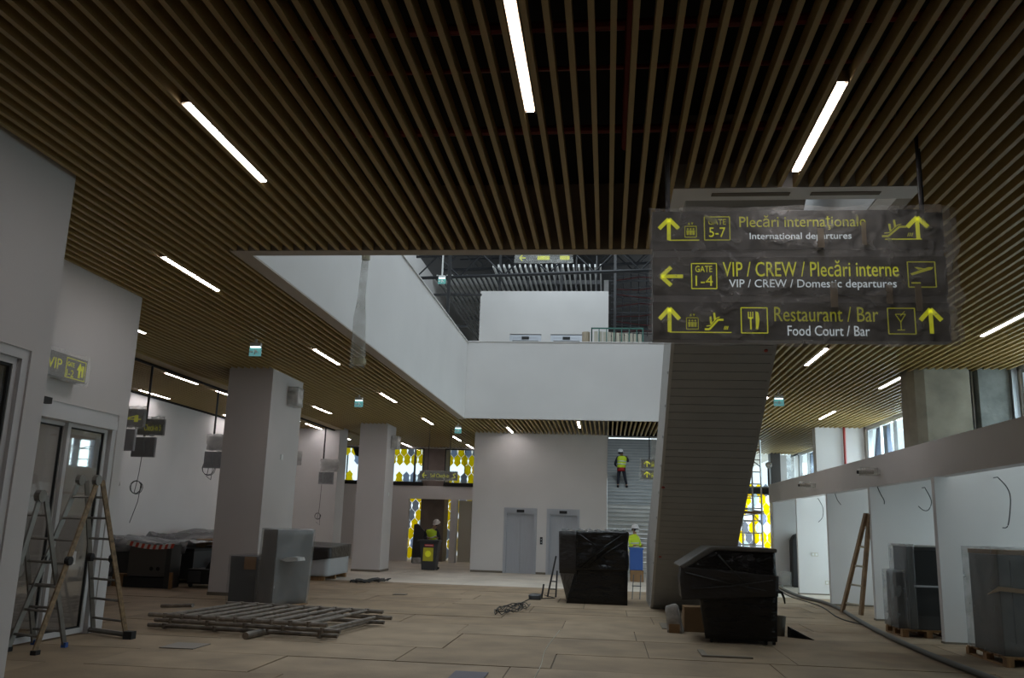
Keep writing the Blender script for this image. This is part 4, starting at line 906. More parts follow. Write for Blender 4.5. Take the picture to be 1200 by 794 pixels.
# kiosks on pallets, right
def pallet(t, x0, x1, y0, y1):
    for i in range(6): bx(x0, x1, y0 + i * (y1 - y0) / 6 + .01, y0 + (i + .78) * (y1 - y0) / 6, .105, .128).build('deck_board', WOOD, t)
    for xx in (x0, (x0 + x1) / 2 - .05, x1 - .1):
        for yy in (y0, (y0 + y1) / 2 - .05, y1 - .12): bx(xx, xx + .1, yy, yy + .12, .022, .104).build('block', WOOD, t)
        bx(xx, xx + .1, y0, y1, 0, .022).build('bottom_board', WOOD, t)
t = thing('pallet', 'wooden pallet under the wrapped kiosk between the ladder and the partition end', 'pallet', (5.3, 16.4, 0)); pallet(t, 4.98, 5.85, 16.02, 16.95)
t = thing('check_in_kiosk', 'grey film-wrapped kiosk with a lower front box standing on a pallet', 'kiosk', (5.35, 16.4, .13))
bx(5.14, 5.82, 16.08, 16.8, .13, 1.50).build('body', KIOSK, t, bevel=.01); bx(5.25, 5.80, 16.05, 16.08, .86, 1.44).build('upper_door', mat('black_glossy_panel', (.015, .017, .018), .15), t); bx(5.25, 5.80, 16.05, 16.08, .36, .83).build('lower_door', mat('black_panel', (.02, .022, .023), .3), t)
bx(5.24, 5.82, 16.03, 16.08, .83, .86).build('ledge', ALU, t); bx(4.98, 5.14, 16.2, 16.75, .13, 1.06).build('front_box', KIOSK, t, bevel=.01)
bx(5.12, 5.84, 16.04, 16.84, 1.50, 1.53).build('top_board', WHITEP, t)
weld(lumpy(b8(5.09, 5.24, 16.0, 16.9, .14, 1.54), 8, .012, 51).build('stretch_film', film('cool_film', (.45, .48, .5), .30), t, smooth=True)); weld(lumpy(b8(4.93, 5.14, 16.15, 16.82, .14, 1.09), 8, .014, 53).build('stretch_film', film('cool_film_b', (.45, .48, .5), .34), t, smooth=True))
t = thing('pallet', 'wooden pallet under the wrapped kiosk at the right edge', 'pallet', (5.8, 13.2, 0)); pallet(t, 5.30, 6.3, 12.85, 14.2)
t = thing('check_in_kiosk', 'grey kiosk in clear film with a tan tape band, cut by the right edge', 'kiosk', (5.7, 13.2, .13))
bx(5.34, 6.2, 12.98, 13.95, .13, 1.46).build('body', KIOSK, t, bevel=.01); bx(5.34, 6.2, 12.97, 13.96, 1.46, 1.52).build('cardboard_lid', CARD, t)
bx(5.50, 6.1, 12.965, 12.98, .3, 1.38).build('front_panel', mat('dull_black_panel', (.035, .037, .04), .4), t)
weld(lumpy(b8(5.27, 6.26, 12.91, 14.02, .14, 1.55), 12, .022, 57).build('stretch_film', film('cool_film_c', (.45, .46, .46), .30), t, smooth=True))
MB().prism([(5.14, .93), (5.30, .98), (6.26, .90), (6.26, .95), (5.3, 1.04)], 12.86, 12.90, axes='xz').build('tape_band', mat('tan_tape', (.28, .20, .13), .5), t)

# check-in counters and clutter on the left
t = thing('check_in_counter', 'dark grey check-in counter with two round holes behind the ladders', 'counter', (-10.5, 19.8, 0))
bx(-11.0, -10.02, 19.7, 20.3, .24, .92).build('body', mat('warm_dark_panel', (.075, .07, .062), .5), t, bevel=.01); bx(-10.02, -9.90, 19.55, 20.0, 0, .98).build('end_panel', mat('near_black_panel', (.025, .025, .025), .4), t)
bx(-11.02, -10.02, 19.60, 20.3, 0, .22).build('plinth', RUB, t)
for xx in (-10.42, -10.26): MB().cyl((xx, 19.69, .42), (xx, 19.705, .42), .045, 12).build('cable_hole', BLACK, t)
t = thing('check_in_counter', 'second dark check-in counter further back under draped plastic', 'counter', (-10.6, 23.5, 0))
bx(-11.6, -10.35, 23.3, 24.6, .3, .93).build('body', mat('warm_grey_panel', (.12, .11, .10), .5), t); bx(-10.35, -10.0, 23.3, 24.6, 0, .98).build('end_panel', RUB, t)
def drape(x0, x1, y0, y1, z0, seed, name, label):
    vs = []; fs = []; nx, ny = 26, 16
    for j in range(ny + 1):
        for i in range(nx + 1):
            u, v = i / nx, j / ny; x = x0 + u * (x1 - x0); y = y0 + v * (y1 - y0)
            z = z0 + .16 * noise.noise(Vector((x * 1.1, y * .8, seed))) + .06 * abs(noise.noise(Vector((x * 4, y * 3, seed))))
            if j == 0: z -= .28 + .1 * noise.noise(Vector((x * 3, 0, seed)))
            if i == 0: z -= .5
            vs.append((x, y, z))
    for j in range(ny):
        for i in range(nx): a = j * (nx + 1) + i; fs.append((a, a + 1, a + nx + 2, a + nx + 1))
    o = MB().add(vs, fs).build(name, DRAPE, at=(x0, y0, z0 - .5), smooth=True); s = o.modifiers.new('s', 'SOLIDIFY'); s.thickness = .004
    return tag(o, label, 'plastic sheet')
drape(-12.8, -9.9, 20.2, 22.6, 1.0, 3.0, 'plastic_sheet', 'wrinkled grey plastic sheet over the nearer check-in counters')
drape(-12.6, -9.95, 23.0, 27.5, 1.12, 9.0, 'plastic_sheet', 'wrinkled pale plastic sheet over the farther check-in counters')
for i, (x0, y0, w, h, lb) in enumerate(((-12.6, 20.4, 2.5, .9, 'long dark conveyor under the nearer plastic sheet'), (-12.4, 25.0, 2.2, .95, 'long dark conveyor under the farther plastic sheet'))):
    t = thing('conveyor', lb, 'conveyor', (x0, y0, 0)); yy2 = y0 + (1.9 if i == 0 else 2.3)
    bx(x0, x0 + w, y0 + (.7 if i == 0 else 0), yy2, .1, h - .12).build('body', KIOSK, t); bx(x0, x0 + w, y0 + (.7 if i == 0 else 0), yy2, h - .12, h - .06).build('belt', RUB, t)
    for xx in (x0 + .1, x0 + w - .15):
        for yy in (y0 + .8, yy2 - .15): bx(xx, xx + .06, yy, yy + .06, 0, .1).build('leg', RUB, t)
tag(MB().add(*(lambda q: (q.v, q.f))(lumpy(b8(-10.6, -9.98, 22.2, 22.7, .0, 1.05), 6, .03, 61))).build('cardboard_sheet', CARD, at=(-10.3, 22.4, 0)), 'brown cardboard packing standing behind the black trolley', 'cardboard')
tag(weld(lumpy([(-10.1, 21.9, 0), (-9.7, 21.7, 0), (-9.6, 22.0, 0), (-10.1, 22.2, 0), (-10.05, 21.95, .5), (-9.65, 21.8, .62), (-9.6, 21.95, .6), (-10.0, 22.1, .5)], 6, .05, 63).build('paper_bag', CARD, at=(-9.9, 21.9, 0), smooth=True)), 'crumpled brown paper right of the black trolley', 'paper')
t = thing('trolley', 'low black trolley with a thin upright post right of the check-in counter', 'trolley', (-9.75, 20.3, 0))
bx(-9.78, -8.95, 20.2, 20.9, .08, .42).build('body', RUB, t, bevel=.01); bx(-9.75, -9.45, 20.17, 20.2, .12, .36).build('front_plate', KIOSK, t); MB().cyl((-9.3, 20.5, .42), (-9.3, 20.5, .95), .022, 8).build('post', RUB, t)
bx(-9.5, -9.15, 20.35, 20.6, .93, .96).build('handle', RUB, t); MB().prism([(-9.45, .42), (-9.15, .42), (-9.27, .62), (-9.33, .62)], 20.4, 20.6, axes='xz').build('bracket', RUB, t)
for xx in (-9.7, -9.05): MB().cyl((xx, 20.22, .05), (xx, 20.26, .05), .05, 12).build('wheel', RUB, t)
tag(bx(-9.86, -9.80, 19.48, 19.55, 0, .36).build('brown_plank', WOOD, at=(-9.8, 19.5, 0)), 'short brown plank upright against the counter end', 'plank')
def hazard(label, p0, p1, w=.09):
    t = thing('barrier_tape', label, 'barrier tape', p0); p0 = Vector(p0); p1 = Vector(p1); n = 16
    for i in range(n):
        a = p0.lerp(p1, i / n); b = p0.lerp(p1, (i + 1) / n); s = -.06 * math.sin(PI * (i + .5) / n); k = Vector((0, 0, w))
        vs = [a + Vector((0, 0, s)), b + Vector((0, 0, s)), b + k + Vector((.03, 0, s)), a + k + Vector((.03, 0, s))]; vs += [v + Vector((0, .003, 0)) for v in vs]
        MB().add(vs, [(0, 1, 2, 3), (7, 6, 5, 4), (0, 4, 5, 1), (1, 5, 6, 2), (2, 6, 7, 3), (3, 7, 4, 0)]).build('stripe', WARNR if i % 2 else WHITEP, t)
hazard('red and white barrier tape across the front of the nearer check-in counter', (-11.05, 19.62, .94), (-9.85, 19.5, .90), .10)
hazard('red and white barrier tape in front of the farther check-in counter', (-10.7, 23.27, .96), (-9.98, 23.27, .98), .06)
tag(bx(-11.35, -11.08, 19.7, 20.0, 0, .28).build('wooden_crate', WOOD, at=(-11.2, 19.8, 0), bevel=.01), 'small wooden crate at the left end of the check-in counter', 'crate')
t = thing('wrapped_cabinet', 'grey film-wrapped upright unit against the recessed wall behind the ladders', 'wrapped unit', (-11.3, 19.6, 0))
bx(-11.75, -11.45, 19.35, 19.7, 0, 1.05).build('body', KIOSK, t); weld(lumpy(b8(-11.8, -11.4, 19.3, 19.75, 0, 1.12), 8, .025, 66).build('plastic_film', FILMG, t, smooth=True))

# bin
t = thing('wheelie_bin', 'dark grey rubbish bin with red and yellow labels left of the lift wall', 'bin', (-6.28, 31.3, 0))
MB().prism([(-6.5, .02), (-6.03, .02), (-5.93, .98), (-6.6, .98)], 31.2, 31.75, axes='xz').build('body', BING, t, bevel=.015); bx(-6.68, -5.9, 31.12, 31.8, .98, 1.05).build('lid', BING, t, bevel=.015)
bx(-6.42, -6.1, 31.18, 31.2, .82, .90).build('red_label', REDL, t); bx(-6.46, -6.1, 31.18, 31.2, .32, .78).build('yellow_label', LBLY, t)
bx(-6.39, -6.13, 31.175, 31.18, .852, .868).build('label_stripe', WHITEP, t)
MB().prism([(-6.28 + .11 * math.cos(a), .57 + .11 * math.sin(a)) for a in [PI / 6 * k for k in range(12)]], 31.17, 31.18, axes='xz').build('label_mark', SYELD, t)
for xx in (-6.5, -6.06): MB().cyl((xx, 31.7, .08), (xx + .04, 31.7, .08), .08, 12).build('wheel', RUB, t)
tag(MB().prism([(-8.05, 0), (-8.0, 1.55), (-7.85, 1.6), (-7.5, 1.25), (-7.42, .1)], 36.5, 36.6, axes='xz').build('curved_screen', CURT, at=(-7.7, 36.5, 0)), 'black curved board leaning behind the worker at the rubbish bin', 'board')
tag(weld(lumpy(b8(-7.9, -7.5, 36.0, 36.3, 0, .22), 5, .04, 68).build('plastic_bag', FILMM, at=(-7.7, 36.1, 0), smooth=True)), 'small crumpled clear bag at the foot of the black curved board', 'bag')
# dark felt object in the far right bay
tag(MB().prism([(5.86, 0), (5.88, 1.45), (5.98, 1.62), (6.15, 1.68), (6.4, 1.55), (6.42, 0)], 29.3, 29.75, axes='xz').build('dark_roll', CURT, at=(6.6, 29.5, 0), bevel=.05), 'tall dark grey rounded roll standing in the farthest right bay', 'roll')
tag(weld(lumpy(b8(5.5, 5.8, 29.2, 29.7, 0, .45), 6, .06, 69).build('plastic_bag', FILM, at=(6.1, 29.4, 0), smooth=True)), 'heap of clear plastic beside the dark roll in the farthest right bay', 'plastic heap')
# blue crate and box by the escalator foot
t = thing('blue_bin', 'blue plastic bin in front of the standing worker by the escalator', 'bin', (.98, 29.3, .32)); bx(.74, 1.16, 29.1, 29.6, .36, 1.04).build('body', BLUEP, t, bevel=.01); bx(.72, 1.18, 29.08, 29.62, 1.0, 1.06).build('rim', BLUEP, t)
tag(bx(.76, 1.18, 29.05, 29.6, 0, .355).build('cardboard_box', CARD, at=(.97, 29.3, 0), bevel=.01), 'cardboard box under the blue bin', 'box')
tag(bx(1.3, 1.42, 26.0, 26.5, 0, 1.35).build('dark_sack', CURT, at=(1.36, 26.2, 0), bevel=.04), 'dark upright bundle squeezed between the blue bin and the escalator side', 'bundle')
t = thing('wire_stand', 'thin metal stand with white plastic scraps by the escalator foot', 'stand', (.8, 22.0, 0))
for dx in (0, .18): MB().cyl((.62 + dx, 22.0, 0), (.66 + dx, 22.3, .55), .012, 5).build('leg', DKMET, t)
MB().cyl((.62, 22.1, .3), (.84, 22.1, .3), .012, 5).build('cross_bar', DKMET, t)
# small step stand left of the black machine
t = thing('tripod_stand', 'small dark metal stand leaning at the left foot of the black wrapped machine', 'stand', (-1.4, 21.0, 0))
for a, b in (((-1.40, 21.6, 0), (-1.22, 21.75, .95)), ((-1.2, 21.6, 0), (-1.19, 21.8, .6)), ((-1.5, 21.0, 0), (-1.46, 21.1, .32))): MB().cyl(a, b, .022, 6).build('leg', DKMET, t)
for z_ in (.18, .36): MB().cyl((-1.38 + z_ * .2, 21.65, z_), (-1.19, 21.65, z_), .014, 5).build('rung', DKMET, t)
tag(weld(lumpy(b8(-1.75, -1.5, 20.6, 21.1, 0, .10), 6, .05, 71).build('tool_heap', KIOSK, at=(-1.3, 20.8, 0), smooth=True)), 'low heap of dark tools at the foot of the small metal stand', 'tools')
# cables, hose
def squiggle(cx, cy, rx_, ry_, n, r, seed, loops=5):
    rnd = random.Random(seed); p = []
    for i in range(n):
        a = 2 * PI * loops * i / n; k = .72 + .2 * math.sin(i * .37 + seed) + .05 * rnd.random(); p.append((cx + rx_ * k * math.cos(a) + .1 * math.sin(i * .3), cy + ry_ * k * math.sin(a * 1.07), .012 + .07 * abs(math.sin(i * .9))))
    return p
tag(MB().tube(squiggle(-1.85, 17.8, .22, 1.25, 100, .01, 4, 4), .009, 5).build('cable_coil', CABLE, at=(-1.85, 17.8, 0)), 'loose coil of dark cable lying on the boards at the centre', 'cable')
tag(MB().tube(squiggle(-6.45, 24.2, .42, .8, 90, .01, 5), .018, 5).build('cable_coil', CABLE, at=(-6.45, 24.2, 0)), 'tangled dark cable heap in front of the far white column', 'cable')
t = tag(MB().tube([(-1.9, 18.7, .01), (-1.75, 20.6, .012), (-1.55, 20.9, .012), (-1.2, 21.2, .012), (-1.5, 22.0, .012)], .01, 5).build('loose_cable', CABLE, at=(-1.7, 20, 0)), 'thin dark cable running from the coil to the small metal stand', 'cable')
hp = [(5.9, 31.5), (5.5, 29.2), (5.26, 28.1), (5.1, 24.75), (5.28, 22.8), (5.2, 20.9), (5.0, 19.2), (4.72, 16.5), (4.56, 13.6), (4.56, 11.8), (4.62, 9.8), (4.8, 8)]
def smooth_path(p, z, n=6):
    o = []
    for i in range(len(p) - 1):
        p0 = Vector(p[max(i - 1, 0)]); p1 = Vector(p[i]); p2 = Vector(p[i + 1]); p3 = Vector(p[min(i + 2, len(p) - 1)])
        for j in range(n):
            t_ = j / n; q = .5 * ((2 * p1) + (p2 - p0) * t_ + (2 * p0 - 5 * p1 + 4 * p2 - p3) * t_ ** 2 + (3 * p1 - p0 - 3 * p2 + p3) * t_ ** 3); o.append((q.x, q.y, z))
    return o + [(p[-1][0], p[-1][1], z)]
tag(MB().tube(smooth_path(hp, .04), .042, 8).build('floor_hose', HOSE, at=(5, 18, 0), smooth=True), 'thick grey hose snaking along the floor beside the right bays', 'hose')
tag(MB().tube(smooth_path([(5.2, 28.5), (4.9, 25), (5.0, 22), (4.7, 19), (4.9, 17.6)], .012), .012, 6).build('floor_cable', CABLE, at=(5, 24, 0)), 'thin cable lying beside the thick grey hose', 'cable')
tag(MB().tube(smooth_path([(-.75, 14.8), (-.82, 12.5), (-.78, 11), (-.80, 9.5)], .006), .005, 5).build('floor_cable', CABLEW, at=(-.8, 12, 0)), 'thin pale cord running towards the viewer over the boards', 'cord')
# floor hatches / scraps
tag(MB().box(1.28, 1.95, 12.5, 12.58, .002, .025).box(1.28, 1.36, 12.58, 13.1, .002, .025).build('metal_angle', SKIRT, at=(1.6, 12.6, 0)), 'L-shaped dark metal strip on the floor before the sloping-top machine', 'metal strip')
for i, (x, y, w, h, lb) in enumerate(((.95, 15.7, .2, .9, 'small dark floor outlet near the escalator foot'), (-5.6, 11.0, .45, .5, 'flat grey floor plate before the ladders'), (-1.7, 9.75, .38, .6, 'dark purple floor outlet at the bottom edge'), (-4.9, 20.4, .3, .3, 'small dark floor plate beyond the frame stack'))):
    t = tag(bx(x, x + w, y, y + h, .005, .014).build('floor_plate', [SKIRT, mat('grey_plate', (.22, .19, .16), .6), mat('purple_plate', (.09, .08, .10), .5), SKIRT][i], at=(x, y, 0)), lb, 'floor plate')
for i in range(5):
    b = MB(); x = 2.6 + .3 * i; y = 9.9 + .12 * math.sin(i * 2)
    tag(MB().box(-.5, .5, -.045, .045, 0, .03, Matrix.Translation((3.0 + .30 * i, 9.8 + .07 * i, .004)) @ Matrix.Rotation(-.95 + .05 * i, 4, 'Z')).build('plank', mat('weathered_plank', (.10, .085, .085), .8), at=(3.3 + .1 * i, 9.75, 0)), ['weathered grey batten at the left end of the loose heap at the bottom right', 'second batten from the left in the heap at the bottom edge', 'middle batten of the loose heap at the bottom edge', 'second batten from the right in the heap at the bottom edge', 'batten at the right end of the loose heap beside the hose'][i], 'batten', 'battens at the bottom edge')
# bay fittings: cables, sockets, cameras
for i, (y, pts) in enumerate(((15.2, [(6.35, 2.66), (6.48, 2.5), (6.52, 2.3), (6.45, 1.9), (6.36, 1.85)]), (18.85, [(6.45, 2.66), (6.56, 2.4), (6.5, 2.22), (6.4, 2.2), (6.3, 2.28)]), (18.8, [(5.50, 2.66), (5.56, 2.5), (5.62, 2.38), (5.62, 2.3)]), (22.4, [(5.55, 2.66), (5.6, 2.5), (5.68, 2.38)]),
                               (26.1, [(6.0, 2.66), (6.12, 2.4), (6.1, 2.15), (5.98, 2.0)]), (29.7, [(6.3, 2.66), (6.36, 2.4), (6.25, 2.25), (6.15, 2.32)]))):
    tag(MB().tube([(pts[0][0], y + .1, 2.66)] + [(q[0], y - .05, q[1]) for q in smooth_path(pts, 0)], .009, 6).build('hanging_cable', CABLE, at=(pts[0][0], y, 2.66)), ['dark cable hanging at the right edge of the nearest bay', 'hooked dark cable hanging above the kiosk on its pallet', 'short cable hanging at the top of the wooden ladder', 'cable end hanging in the bay beside the ladder', 'curved cable hanging before the brightly lit partition', 'thin curled cable hanging in the farthest right bay'][i], 'cable')
for (x, y, z_, lb) in ((6.28, 15.29, .20, 'white double socket low on the nearest partition'), (5.95, 18.94, 1.02, 'yellow-white socket on the partition behind the kiosk'), (5.86, 26.14, 1.10, 'white switch on the brightly lit partition'), (6.21, 26.14, .34, 'white socket low on the brightly lit partition')):
    t = tag(bx(x - .09, x + .09, y - .012, y, z_ - .05, z_ + .05).build('socket', CREAM, at=(x, y, z_ - .05)), lb, 'socket')
    for dx in (-.045, .045): bx(x + dx - .03, x + dx + .03, y - .016, y - .012, z_ - .03, z_ + .03).build('socket_insert', WHITEP, t)
for (y, lb) in ((23.7, 'film-wrapped camera on the right fascia, farther one'), (18.2, 'film-wrapped camera on the right fascia above the ladder')):
    t = thing('security_camera', lb, 'camera', (5.4, y, 2.9)); bx(5.28, 5.4, y - .05, y + .05, 2.86, 2.96).build('bracket', WHITEP, t); MB().cyl((5.30, y, 2.91), (5.0, y + .02, 2.9), .045, 10).build('camera_body', mat('wrapped_camera_body', (.3, .27, .24), .5), t)
    MB().cyl((5.0, y + .02, 2.9), (4.97, y + .02, 2.9), .035, 10).build('lens', RUB, t)
    weld(lumpy(b8(5.02, 5.36, y - .08, y + .08, 2.83, 2.99), 4, .03, y).build('plastic_film', FILM, t, smooth=True))
t = thing('dome_camera', 'white dome camera on the dark far column above the right fascia', 'camera', (5.41, 30.3, 3.9)); MB().cyl((5.41, 30.42, 3.95), (5.41, 30.42, 3.2), .03, 8).build('bracket', DKMET, t)
MB().lathe([(.02, -.11), (.08, -.09), (.11, -.02), (.11, .05), (.05, .09)], 14, Matrix.Translation((5.41, 30.3, 3.9))).build('dome', WHITEP, t, smooth=True)
for (x, y, z_, lb) in ((-7.33, 19.6, 4.45, 'plastic-wrapped speaker on the side of the near column'), (-7.38, 29.8, 4.35, 'plastic-wrapped speaker on the side of the far column')):
    t = thing('wrapped_speaker', lb, 'speaker', (x, y, z_)); bx(x - .07, x + .08, y - .12, y + .12, z_ - .14, z_ + .12).build('body', mat('wrapped_speaker_body', (.30, .22, .17), .6), t, bevel=.02)
    weld(lumpy(b8(x - .07, x + .16, y - .2, y + .2, z_ - .24, z_ + .2), 6, .05, y + z_).build('plastic_film', FILMM, t, smooth=True))
tag(bx(-7.42, -7.40, 19.3, 19.42, 2.95, 3.07).build('thermostat', WHITEP, at=(-7.41, 19.3, 2.95)), 'small white box on the side of the near column', 'thermostat')
tag(bx(-7.47, -7.45, 29.6, 29.75, 2.5, 2.62).build('thermostat', WHITEP, at=(-7.46, 29.6, 2.5)), 'small white box on the side of the far column', 'thermostat')
# plastic sleeve hanging through the void
t = thing('plastic_sleeve', 'long clear plastic sleeve hanging down through the front of the void', 'plastic sleeve', (-3.26, 11.0, 3.6))
vs = []; fs = []; n = 10; lv = 16
for j in range(lv + 1):
    z_ = 3.62 + (9.5 - 3.62) * (j / lv) ** 1.3; r = .085 if z_ < 4.3 else .045; r *= 1 + .15 * math.sin(j * 1.9); r = r if j else .095
    for i in range(n): a = 2 * PI * i / n; vs.append((-3.28 + .02 * math.sin(z_ * 1.3) + r * math.cos(a) * (1 + .25 * math.sin(3 * a + j)), 11.0 + r * math.sin(a), z_))
for j in range(lv):
    for i in range(n): fs.append((j * n + i, j * n + (i + 1) % n, (j + 1) * n + (i + 1) % n, (j + 1) * n + i))
MB().add(vs, fs).build('sleeve', film('sleeve_film', (.62, .62, .56), .30, .3, 4), t, smooth=True)
for z_, r in ((5.1, .06), (3.66, .1)): MB().lathe([(r, 0), (r, .07)], 10, Matrix.Translation((-3.27, 11, z_))).build('tape_ring', film('yellowed_tape', (.55, .52, .36), .7), t)
# crate of boards on the upper floor edge
t = thing('board_crate', 'green metal rack of upright boards behind the far parapet', 'rack', (.1, 27.6, 6.3))
for i in range(11): bx(-.45 + i * .14, -.34 + i * .14, 27.5, 27.9, 6.4, 7.84 - .008 * i).build('board', CREAM, t)
rect_frame(MB(), -.55, 1.12, 27.42, 27.47, 6.35, 7.95, .04, 'x').build('rack_frame', GREENM, t)
for i in range(7): bx(-.55 + i * .24, -.52 + i * .24, 27.42, 27.46, 6.4, 7.93).build('rack_bar', GREENM, t)
tag(MB().cyl((-.72, 27.7, 6.3), (-.72, 27.7, 7.85), .13, 14).build('cardboard_roll', mat('tan_roll', (.40, .33, .24), .7), at=(-.72, 27.7, 6.3)), 'tan roll standing at the left end of the green rack', 'roll')
struct(bx(-4.6, 2.9, 27.25, 31.4, 6.2, 6.3).build('floor_upper_landing', SCREED))
# scaffold tower far right
t = thing('scaffold_tower', 'aluminium scaffold tower between the escalator and the right fascia', 'scaffold tower', (4.6, 29, 0))
for x in (4.25, 4.85):
    for y in (28.6, 30.3): MB().cyl((x, y, .08), (x, y, 4.55), .028, 8).build('upright', ALU, t)
for k_ in range(11):
    for y in (28.6, 30.3): MB().cyl((4.25, y, .5 + k_ * .38), (4.85, y, .5 + k_ * .38), .02, 6).build('rung', ALU, t)
for z_ in (1.9, 3.7):
    for x in (4.25, 4.85): MB().cyl((x, 28.6, z_), (x, 30.3, z_ + .35), .018, 6).build('brace', ALU, t)
bx(4.25, 4.85, 28.6, 30.3, 2.26, 2.32).build('platform', WOOD, t); bx(4.25, 4.85, 28.6, 30.3, 4.25, 4.30).build('platform', WOOD, t)
MB().cyl((3.2, 28.5, 2.5), (4.9, 28.5, 2.3), .02, 6).build('brace', ALU, t); MB().cyl((3.2, 28.5, 2.05), (4.9, 28.5, 2.25), .02, 6).build('brace', ALU, t)
for x in (4.25, 4.85):
    for y in (28.6, 30.3): MB().cyl((x - .02, y, .06), (x + .02, y, .06), .06, 12).build('castor', RUB, t)

# =================================================================== PEOPLE
def skinmesh(name, verts, edges, m_, parent, sub=1, root=0):
    me = bpy.data.meshes.new(name); me.from_pydata([v[:3] for v in verts], edges, []); me.materials.append(m_)
    o = bpy.data.objects.new(name, me); C.objects.link(o); o.parent = parent
    me.skin_vertices.new() if hasattr(me.skin_vertices, 'new') else None
    s = o.modifiers.new('skin', 'SKIN'); s.use_smooth_shade = True
    if not me.skin_vertices:
        pass
    for i, v in enumerate(verts):
        r = v[3] if isinstance(v[3], tuple) else (v[3], v[3]); me.skin_vertices[0].data[i].radius = r; me.skin_vertices[0].data[i].use_root = (i == root)
    b = o.modifiers.new('sub', 'SUBSURF'); b.levels = sub; b.render_levels = sub
    return o
def bake(o):
    dg = bpy.context.evaluated_depsgraph_get(); me = bpy.data.meshes.new_from_object(o.evaluated_get(dg))
    o.modifiers.clear(); o.data = me
    for p in me.polygons: p.use_smooth = True
    return o
def person(label, loc, rot, J, helmet=HELM, vest=HIVIS, top=NAVY, under=None, mask=False, sleeves=None):
    """J holds joints in metres: hip, chest, neck, head, and per side elbow, wrist, knee, ankle"""
    t = thing('person', label, 'person', loc); t.rotation_euler = (0, 0, rot)
    V_ = []; E_ = []
    def a(p, r): V_.append((*p, r)); return len(V_) - 1
    hip, ch, nk, hd = J['hip'], J['chest'], J['neck'], J['head']
    L = lambda p, q, f: tuple(p[i] + (q[i] - p[i]) * f for i in range(3))
    up = Vector(ch) - Vector(hip); up.normalize()
    # body: one continuous skinned figure from head to toes and fingers
    h = a(hip, (.135, .10)); w = a(L(hip, ch, .5), (.12, .09)); c = a(ch, (.15, .105)); n = a(nk, .052); j = a(L(nk, hd, .45), (.062, .072)); hh = a(hd, (.078, .092)); tp = a(tuple(Vector(hd) + up * .10), (.055, .065))
    E_ += [(h, w), (w, c), (c, n), (n, j), (j, hh), (hh, tp)]
    nose = a((hd[0] + J['face'][0] * .105, hd[1] + J['face'][1] * .105, hd[2] - .02), .014); E_.append((hh, nose))
    for s in (0, 1):
        sg_ = (-1, 1)[s]; sh = (ch[0] + J['side'][0] * .19 * sg_, ch[1] + J['side'][1] * .19 * sg_, ch[2] + .07)
        i0 = a(sh, .062); i1 = a(J['elbow'][s], .045); i2 = a(J['wrist'][s], .030)
        E_ += [(c, i0), (i0, i1), (i1, i2)]
        d = (Vector(J['wrist'][s]) - Vector(J['elbow'][s])).normalized(); pal = Vector(J['wrist'][s]) + d * .07; i3 = a(tuple(pal), (.036, .018)); E_.append((i2, i3))
        sd = Vector((J['side'][0], J['side'][1], 0)); 
        for q in range(4):
            off = sd * (.024 * (q - 1.5)); ln = (.070, .082, .078, .060)[q]
            f1 = a(tuple(pal + off + d * .04), .009); f2 = a(tuple(pal + off + d * (.04 + ln * .5)), .008); f3 = a(tuple(pal + off + d * (.04 + ln * .85) + Vector((J['face'][0], J['face'][1], -.3)) * .02), .007); E_ += [(i3, f1), (f1, f2), (f2, f3)]
        th = a(tuple(pal - sd * sg_ * .045 - d * .005), .010); th2 = a(tuple(pal - sd * sg_ * .055 + d * .035), .008); E_ += [(i3, th), (th, th2)]
        k0 = a((hip[0] + J['side'][0] * .095 * sg_, hip[1] + J['side'][1] * .095 * sg_, hip[2] - .08), .085); k1 = a(J['knee'][s], .056); k2 = a(J['ankle'][s], .040)
        ft = a((J['ankle'][s][0] + J['face'][0] * .16, J['ankle'][s][1] + J['face'][1] * .16, .035), (.04, .028)); E_ += [(h, k0), (k0, k1), (k1, k2), (k2, ft)]
    bake(skinmesh('body', V_, E_, SKIN, t))
    def shell(name, pts, ed, m_): 
        vv = [(*p, r) for p, r in pts]; return bake(skinmesh(name, vv, ed, m_, t))
    sh = [(ch[0] + J['side'][0] * .19 * q, ch[1] + J['side'][1] * .19 * q, ch[2] + .07) for q in (-1, 1)]
    shell('jacket', [(tuple(Vector(hip) + Vector((0, 0, -.02))), (.155, .12)), (L(hip, ch, .5), (.145, .11)), (ch, (.17, .125)), (tuple(Vector(nk) - up * .05), (.07, .07)), (sh[0], .078), (sh[1], .078), (J['elbow'][0], .058), (J['elbow'][1], .058), (L(J['elbow'][0], J['wrist'][0], .93), .042), (L(J['elbow'][1], J['wrist'][1], .93), .042)],
          [(0, 1), (1, 2), (2, 3), (2, 4), (2, 5), (4, 6), (5, 7), (6, 8), (7, 9)], sleeves or top)
    sdv = Vector((J['side'][0], J['side'][1], 0)).normalized(); fcv = Vector((J['face'][0], J['face'][1], 0)); fcv = (fcv - sdv * fcv.dot(sdv)); fcv = fcv.normalized() if fcv.length > .2 else up.cross(sdv).normalized()
    def loft(name, rings, m_, n_=20):
        mb = MB(); o_ = 0
        for p, a_, b_ in rings: mb.v += [tuple(Vector(p) + sdv * a_ * math.cos(2 * PI * q / n_) + fcv * b_ * math.sin(2 * PI * q / n_)) for q in range(n_)]
        for i in range(len(rings) - 1): mb.f += [(i * n_ + q, i * n_ + (q + 1) % n_, (i + 1) * n_ + (q + 1) % n_, (i + 1) * n_ + q) for q in range(n_)]
        mb.f += [tuple(range(n_)), tuple((len(rings) - 1) * n_ + q for q in range(n_))]
        o_ = mb.build(name, m_, None, at=(0, 0, 0), smooth=True); o_.parent = t; return o_
